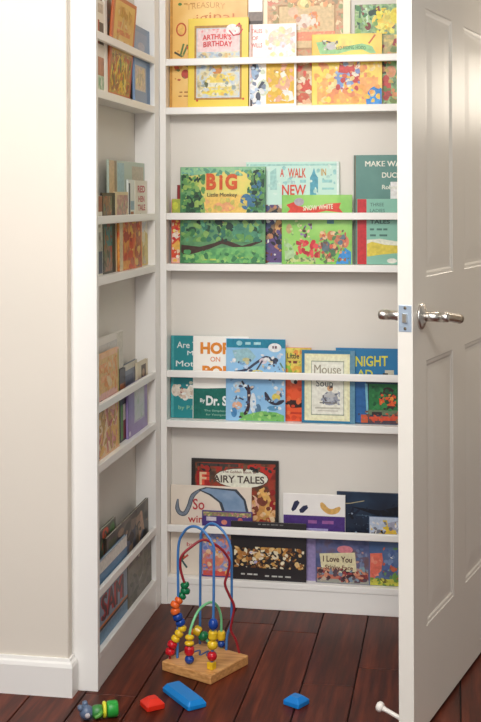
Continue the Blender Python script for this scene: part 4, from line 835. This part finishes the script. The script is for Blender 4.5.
def at_z(w, z, rev=False, nth=0):
    pp = WIRES[w][::-1] if rev else WIRES[w]
    for a, b in zip(pp, pp[1:]):
        if a.z <= z <= b.z:
            t = (z-a.z)/max(b.z-a.z, 1e-6); return a.lerp(b, t), (b-a).normalized()
    return pp[0], Vector((0, 0, 1))
def bead(pos, axis, r, hh, c, kind='round', e=1.0):
    bm = bmesh.new()
    if kind == 'round':
        prof = [(r*math.sin(math.pi*k/14)**e, -hh*math.copysign(abs(math.cos(math.pi*k/14))**e, math.cos(math.pi*k/14))) for k in range(15)]
        prof[0] = (0, -hh); prof[-1] = (0, hh)
        lathe(bm, prof, pos, axis, 24)
    elif kind == 'disc':
        lathe(bm, [(0, -hh), (r*.8, -hh), (r, -hh*.6), (r, hh*.6), (r*.8, hh), (0, hh)], pos, axis, 24)
    else:
        box(bm, -r, r, -r, r, -hh, hh, 0, .0015)
        bmesh.ops.rotate(bm, verts=bm.verts[:], cent=(0, 0, 0), matrix=Matrix.Rotation(ang, 3, 'Z'))
        bmesh.ops.translate(bm, verts=bm.verts[:], vec=pos)
    mz('bead', bm, flat(c, .22), {'round': 'round ', 'disc': 'flat ', 'cube': 'cube '}[kind] + cname(c) + ' bead', kind == 'round')
CB = (24, 66, 150); CY = (232, 190, 40); CR = (196, 28, 40); CG = (16, 110, 66); CO = (232, 104, 44)
def cname(c): return {CB: 'blue', CY: 'yellow', CR: 'red', CG: 'green', CO: 'orange'}[c]
rw = [WIRES['redw'][0]]
acc = 0; LENS = [0]
for a_, b_ in zip(WIRES['redw'], WIRES['redw'][1:]):
    acc += (b_-a_).length; LENS.append(acc)
def on_red(d):
    for k in range(len(LENS)-1):
        if LENS[k] <= d <= LENS[k+1]:
            a_, b_ = WIRES['redw'][k], WIRES['redw'][k+1]
            return a_.lerp(b_, (d-LENS[k])/(LENS[k+1]-LENS[k])), (b_-a_).normalized()
d = .0145
for c, r, hh in ((CR, .0115, .0088), (CR, .0115, .0088), (CY, .0105, .0075), (CY, .0105, .0078), (CY, .0105, .0072), (CB, .0115, .0082), (CB, .0118, .0082), (CO, .0112, .0082), (CO, .0112, .0078), (CO, .0100, .0065), (CG, .0096, .0068), (CG, .0114, .0078), (CG, .0104, .0070)):
    p, a = on_red(d + hh); bead(p, a, r*1.1, hh, c, 'round', .62); d += 2*hh + .0003
for z, c, r, h, k in ((.0335, CY, .0088, .0088, 'cube'), (.057, CR, .0125, .0125, 'round'), (.0855, CY, .0135, .0125, 'round'), (.110, CY, .0115, .011, 'disc'), (.1375, CB, .0125, .015, 'round')):
    p, a = at_z('loop1', z, True); bead(p, a, r, h, c, k)
for z, c, r, h, k in ((.036, CB, .0118, .0115, 'round'), (.0585, CR, .0125, .0105, 'disc'), (.0765, CY, .0122, .007, 'round'), (.091, CY, .0118, .007, 'round')):
    p, a = at_z('greenw', z); bead(p, a, r, h, c, k)
for z, c, r, h, k in ((.035, CB, .0095, .0095, 'round'), (.057, CY, .011, .011, 'disc')):
    p, a = at_z('greenw', z, True); bead(p, a, r, h, c, k)
pl = WIRES['loww']
def on_low(t): k = int(t*(len(pl)-1)); return pl[k], (pl[min(k+1, len(pl)-1)] - pl[max(k-1, 0)])
p, a = on_low(.27); bead(p, a, .0085, .008, CO)
p, a = on_low(.45); bead(p, a, .0125, .010, CY, 'disc')
p, a = on_low(.66); bead(p, a, .0142, .012, CG)

# ------------------------------------------------------------------ loose toys on the floor
def stepped_block(L, W, H, ins, step):
    bm = bmesh.new()
    rings = []
    prof = [(0, .0006), (-.0015, 0), (0, .0025), (0, step*H), (-ins*.35, step*H+.002), (-ins*.8, H-.0015), (-ins-.001, H)]
    prof = [(-.0015, 0), (0, .002), (0, step*H), (-.0012, step*H+.0015), (-ins, H-.0015), (-ins-.0015, H)]
    def rr(l, w, z, c=.004):
        pts = []
        for sx, sy, a0 in ((1, -1, -90), (1, 1, 0), (-1, 1, 90), (-1, -1, 180)):
            for k in range(5):
                a = R(a0 + 22.5*k)
                pts.append(bm.verts.new((sx*(l/2-c) + c*math.cos(a), sy*(w/2-c) + c*math.sin(a), z)))
        return pts
    for o, z in prof: rings.append(rr(L+2*o, W+2*o, z))
    for A, B in zip(rings, rings[1:]):
        for k in range(20): bm.faces.new((A[k], A[(k+1)%20], B[(k+1)%20], B[k]))
    bm.faces.new(rings[0][::-1]); bm.faces.new(rings[-1])
    return bm
def toy(bm, name, c, loc, rz, label, cat, group=None):
    o = link(name, bm, flat(c, .35)); o.location = loc; o.rotation_euler = (0, 0, rz)
    return tag(o, label, cat, group)
G = 'plastic building blocks on the floor'
toy(stepped_block(.134, .050, .020, .006, .5), 'toy_block', (10, 128, 205), (-.634, -.641, .0003), math.atan2(-.125, .108), 'long blue plastic block in front of the bead maze', 'toy block', G)
toy(stepped_block(.046, .046, .024, .011, .5), 'toy_block', (222, 44, 24), (-.698, -.697, .0003), R(38), 'small square red plastic block, left of the long blue one', 'toy block', G)
toy(stepped_block(.047, .045, .021, .010, .5), 'toy_block', (16, 124, 205), (-.366, -.624, .0003), R(-30), 'small square blue plastic block alone on the floor near the door', 'toy block', G)

fig = tag(empty('toy_figure', (-.81, -.772, 0.0003)), 'small toy figure with grey head and bright green cap lying by the end board', 'toy')
def fg(name, bm, c, lab=None, smooth=True):
    o = link(name, bm, flat(c, .35), None, smooth); local(o, fig)
    if lab: o['label'] = lab
    return o
ax = Vector((.05, .022, 0)).normalized()
bm = bmesh.new()
hc = Vector((-.837, -.785, .0145))
lathe(bm, [(0, -.014)] + [(.0142*math.sin(math.pi*k/12), -.014*math.cos(math.pi*k/12)) for k in range(1, 12)] + [(0, .014)], hc, ax, 20)
for dv in ((-.004, .004, .011), (-.008, -.006, .008)):
    c_ = hc + Vector(dv)
    lathe(bm, [(0, -.002), (.0055, -.001), (.0062, .004), (.004, .009), (0, .010)], c_, (dv[0]*.9, dv[1], .012), 14)
head = fg('head', bm, (92, 108, 134), 'grey blue head with ears')
bm = bmesh.new(); lathe(bm, [(0, 0), (.005, 0), (.0055, .004), (.003, .007), (0, .007)], hc + Vector((.005, -.009, -.001)), (.3, -1, -.1), 12)
o = fg('muzzle', bm, (196, 188, 190), 'pale muzzle')
bm = bmesh.new(); lathe(bm, [(0, 0), (.0085, .0), (.0125, .006), (.0132, .014), (.0125, .020), (.010, .022), (0, .022)], (-.829, -.7812, .0136), ax, 22)
body = fg('body', bm, (58, 130, 62), 'green body')
bm = bmesh.new()
for s in (-1, 1):
    side = Vector((-ax.y, ax.x, 0))*s
    tube(bm, smooth_path([Vector((-.812, -.7735, .016)) + side*.010, Vector((-.815, -.775, .013)) + side*.0155, Vector((-.824, -.779, .009)) + side*.016], 5), lambda t: .0045 - .001*t, 10)
fg('arms', bm, (84, 150, 60), 'green arms')
bm = bmesh.new(); lathe(bm, [(.0125, 0), (.0155, .001), (.016, .004), (.0145, .0065), (.011, .007)], (-.8085, -.7720, .0161), ax, 24)
fg('collar', bm, (226, 222, 60), 'yellow collar')
bm = bmesh.new(); lathe(bm, [(0, 0), (.014, 0), (.0152, .002), (.0158, .006), (.0158, .018), (.0140, .021), (0, .0205)], (-.8005, -.7690, .0163), ax, 28)
fg('cap', bm, (44, 158, 60), 'bright green cap', True)

fig.scale = (1.18, 1.18, 1.18); fig.location.x += .011
# ------------------------------------------------------------------ lights, world, camera
def area(name, loc, target, sx, sy, power, col=(1, 1, 1)):
    l = bpy.data.lights.new(name, 'AREA'); l.shape = 'RECTANGLE'; l.size = sx; l.size_y = sy; l.energy = power; l.color = col
    o = bpy.data.objects.new(name, l); COL.objects.link(o)
    o.location = loc
    o.rotation_euler = (Vector(target) - Vector(loc)).to_track_quat('-Z', 'Y').to_euler()
    return o
area('ceiling_lamp_light', (-1.05, -2.1, 2.5), (-.6, -.3, 1.2), .5, .5, 28, (1, .975, .94))
area('added_center_fill_light', (-.1, -2.7, 2.55), (-.7, -.3, 1.0), .8, .8, 52, (1, .975, .94))  # added overhead fill that brightens the left bookcase, not a known lamp
area('window_daylight', (-.5, -4.3, 1.6), (-.6, 0, .9), 2.2, 1.6, 36, (.91, .955, 1))
area('hall_daylight', (1.42, 1.95, 1.70), (.1, -.4, 1.4), .28, .3, 3.2, (1, .9, .76))
area('added_hall_warm_fill', (.75, .75, 2.5), (.2, -.3, .9), .4, .4, 20, (1, .85, .66))  # invented source, put in to warm and lift the door face
w = bpy.data.worlds.new('soft_room_light'); S.world = w; w.use_nodes = True
bg = w.node_tree.nodes['Background']; bg.inputs['Color'].default_value = (1, .96, .91, 1); bg.inputs['Strength'].default_value = .24

cam = bpy.data.cameras.new('camera'); co = bpy.data.objects.new('camera', cam); COL.objects.link(co)
cam.sensor_fit = 'HORIZONTAL'; cam.sensor_width = 36; cam.lens = 1186.195/481*36
cam.shift_y = -(361 - 197.86)/481
cam.clip_start = .05
M = Matrix.Rotation(R(10.0909), 4, 'Z') @ Matrix.Rotation(R(90 - .0045), 4, 'X') @ Matrix.Rotation(R(-.1886), 4, 'Z')
M.translation = (0, -3.4121, 1.2)
co.matrix_world = M
S.camera = co
S.view_settings.view_transform = 'Standard'; S.view_settings.look = 'None'
S.view_settings.exposure = 0; S.view_settings.gamma = 1; S.view_settings.use_curve_mapping = False
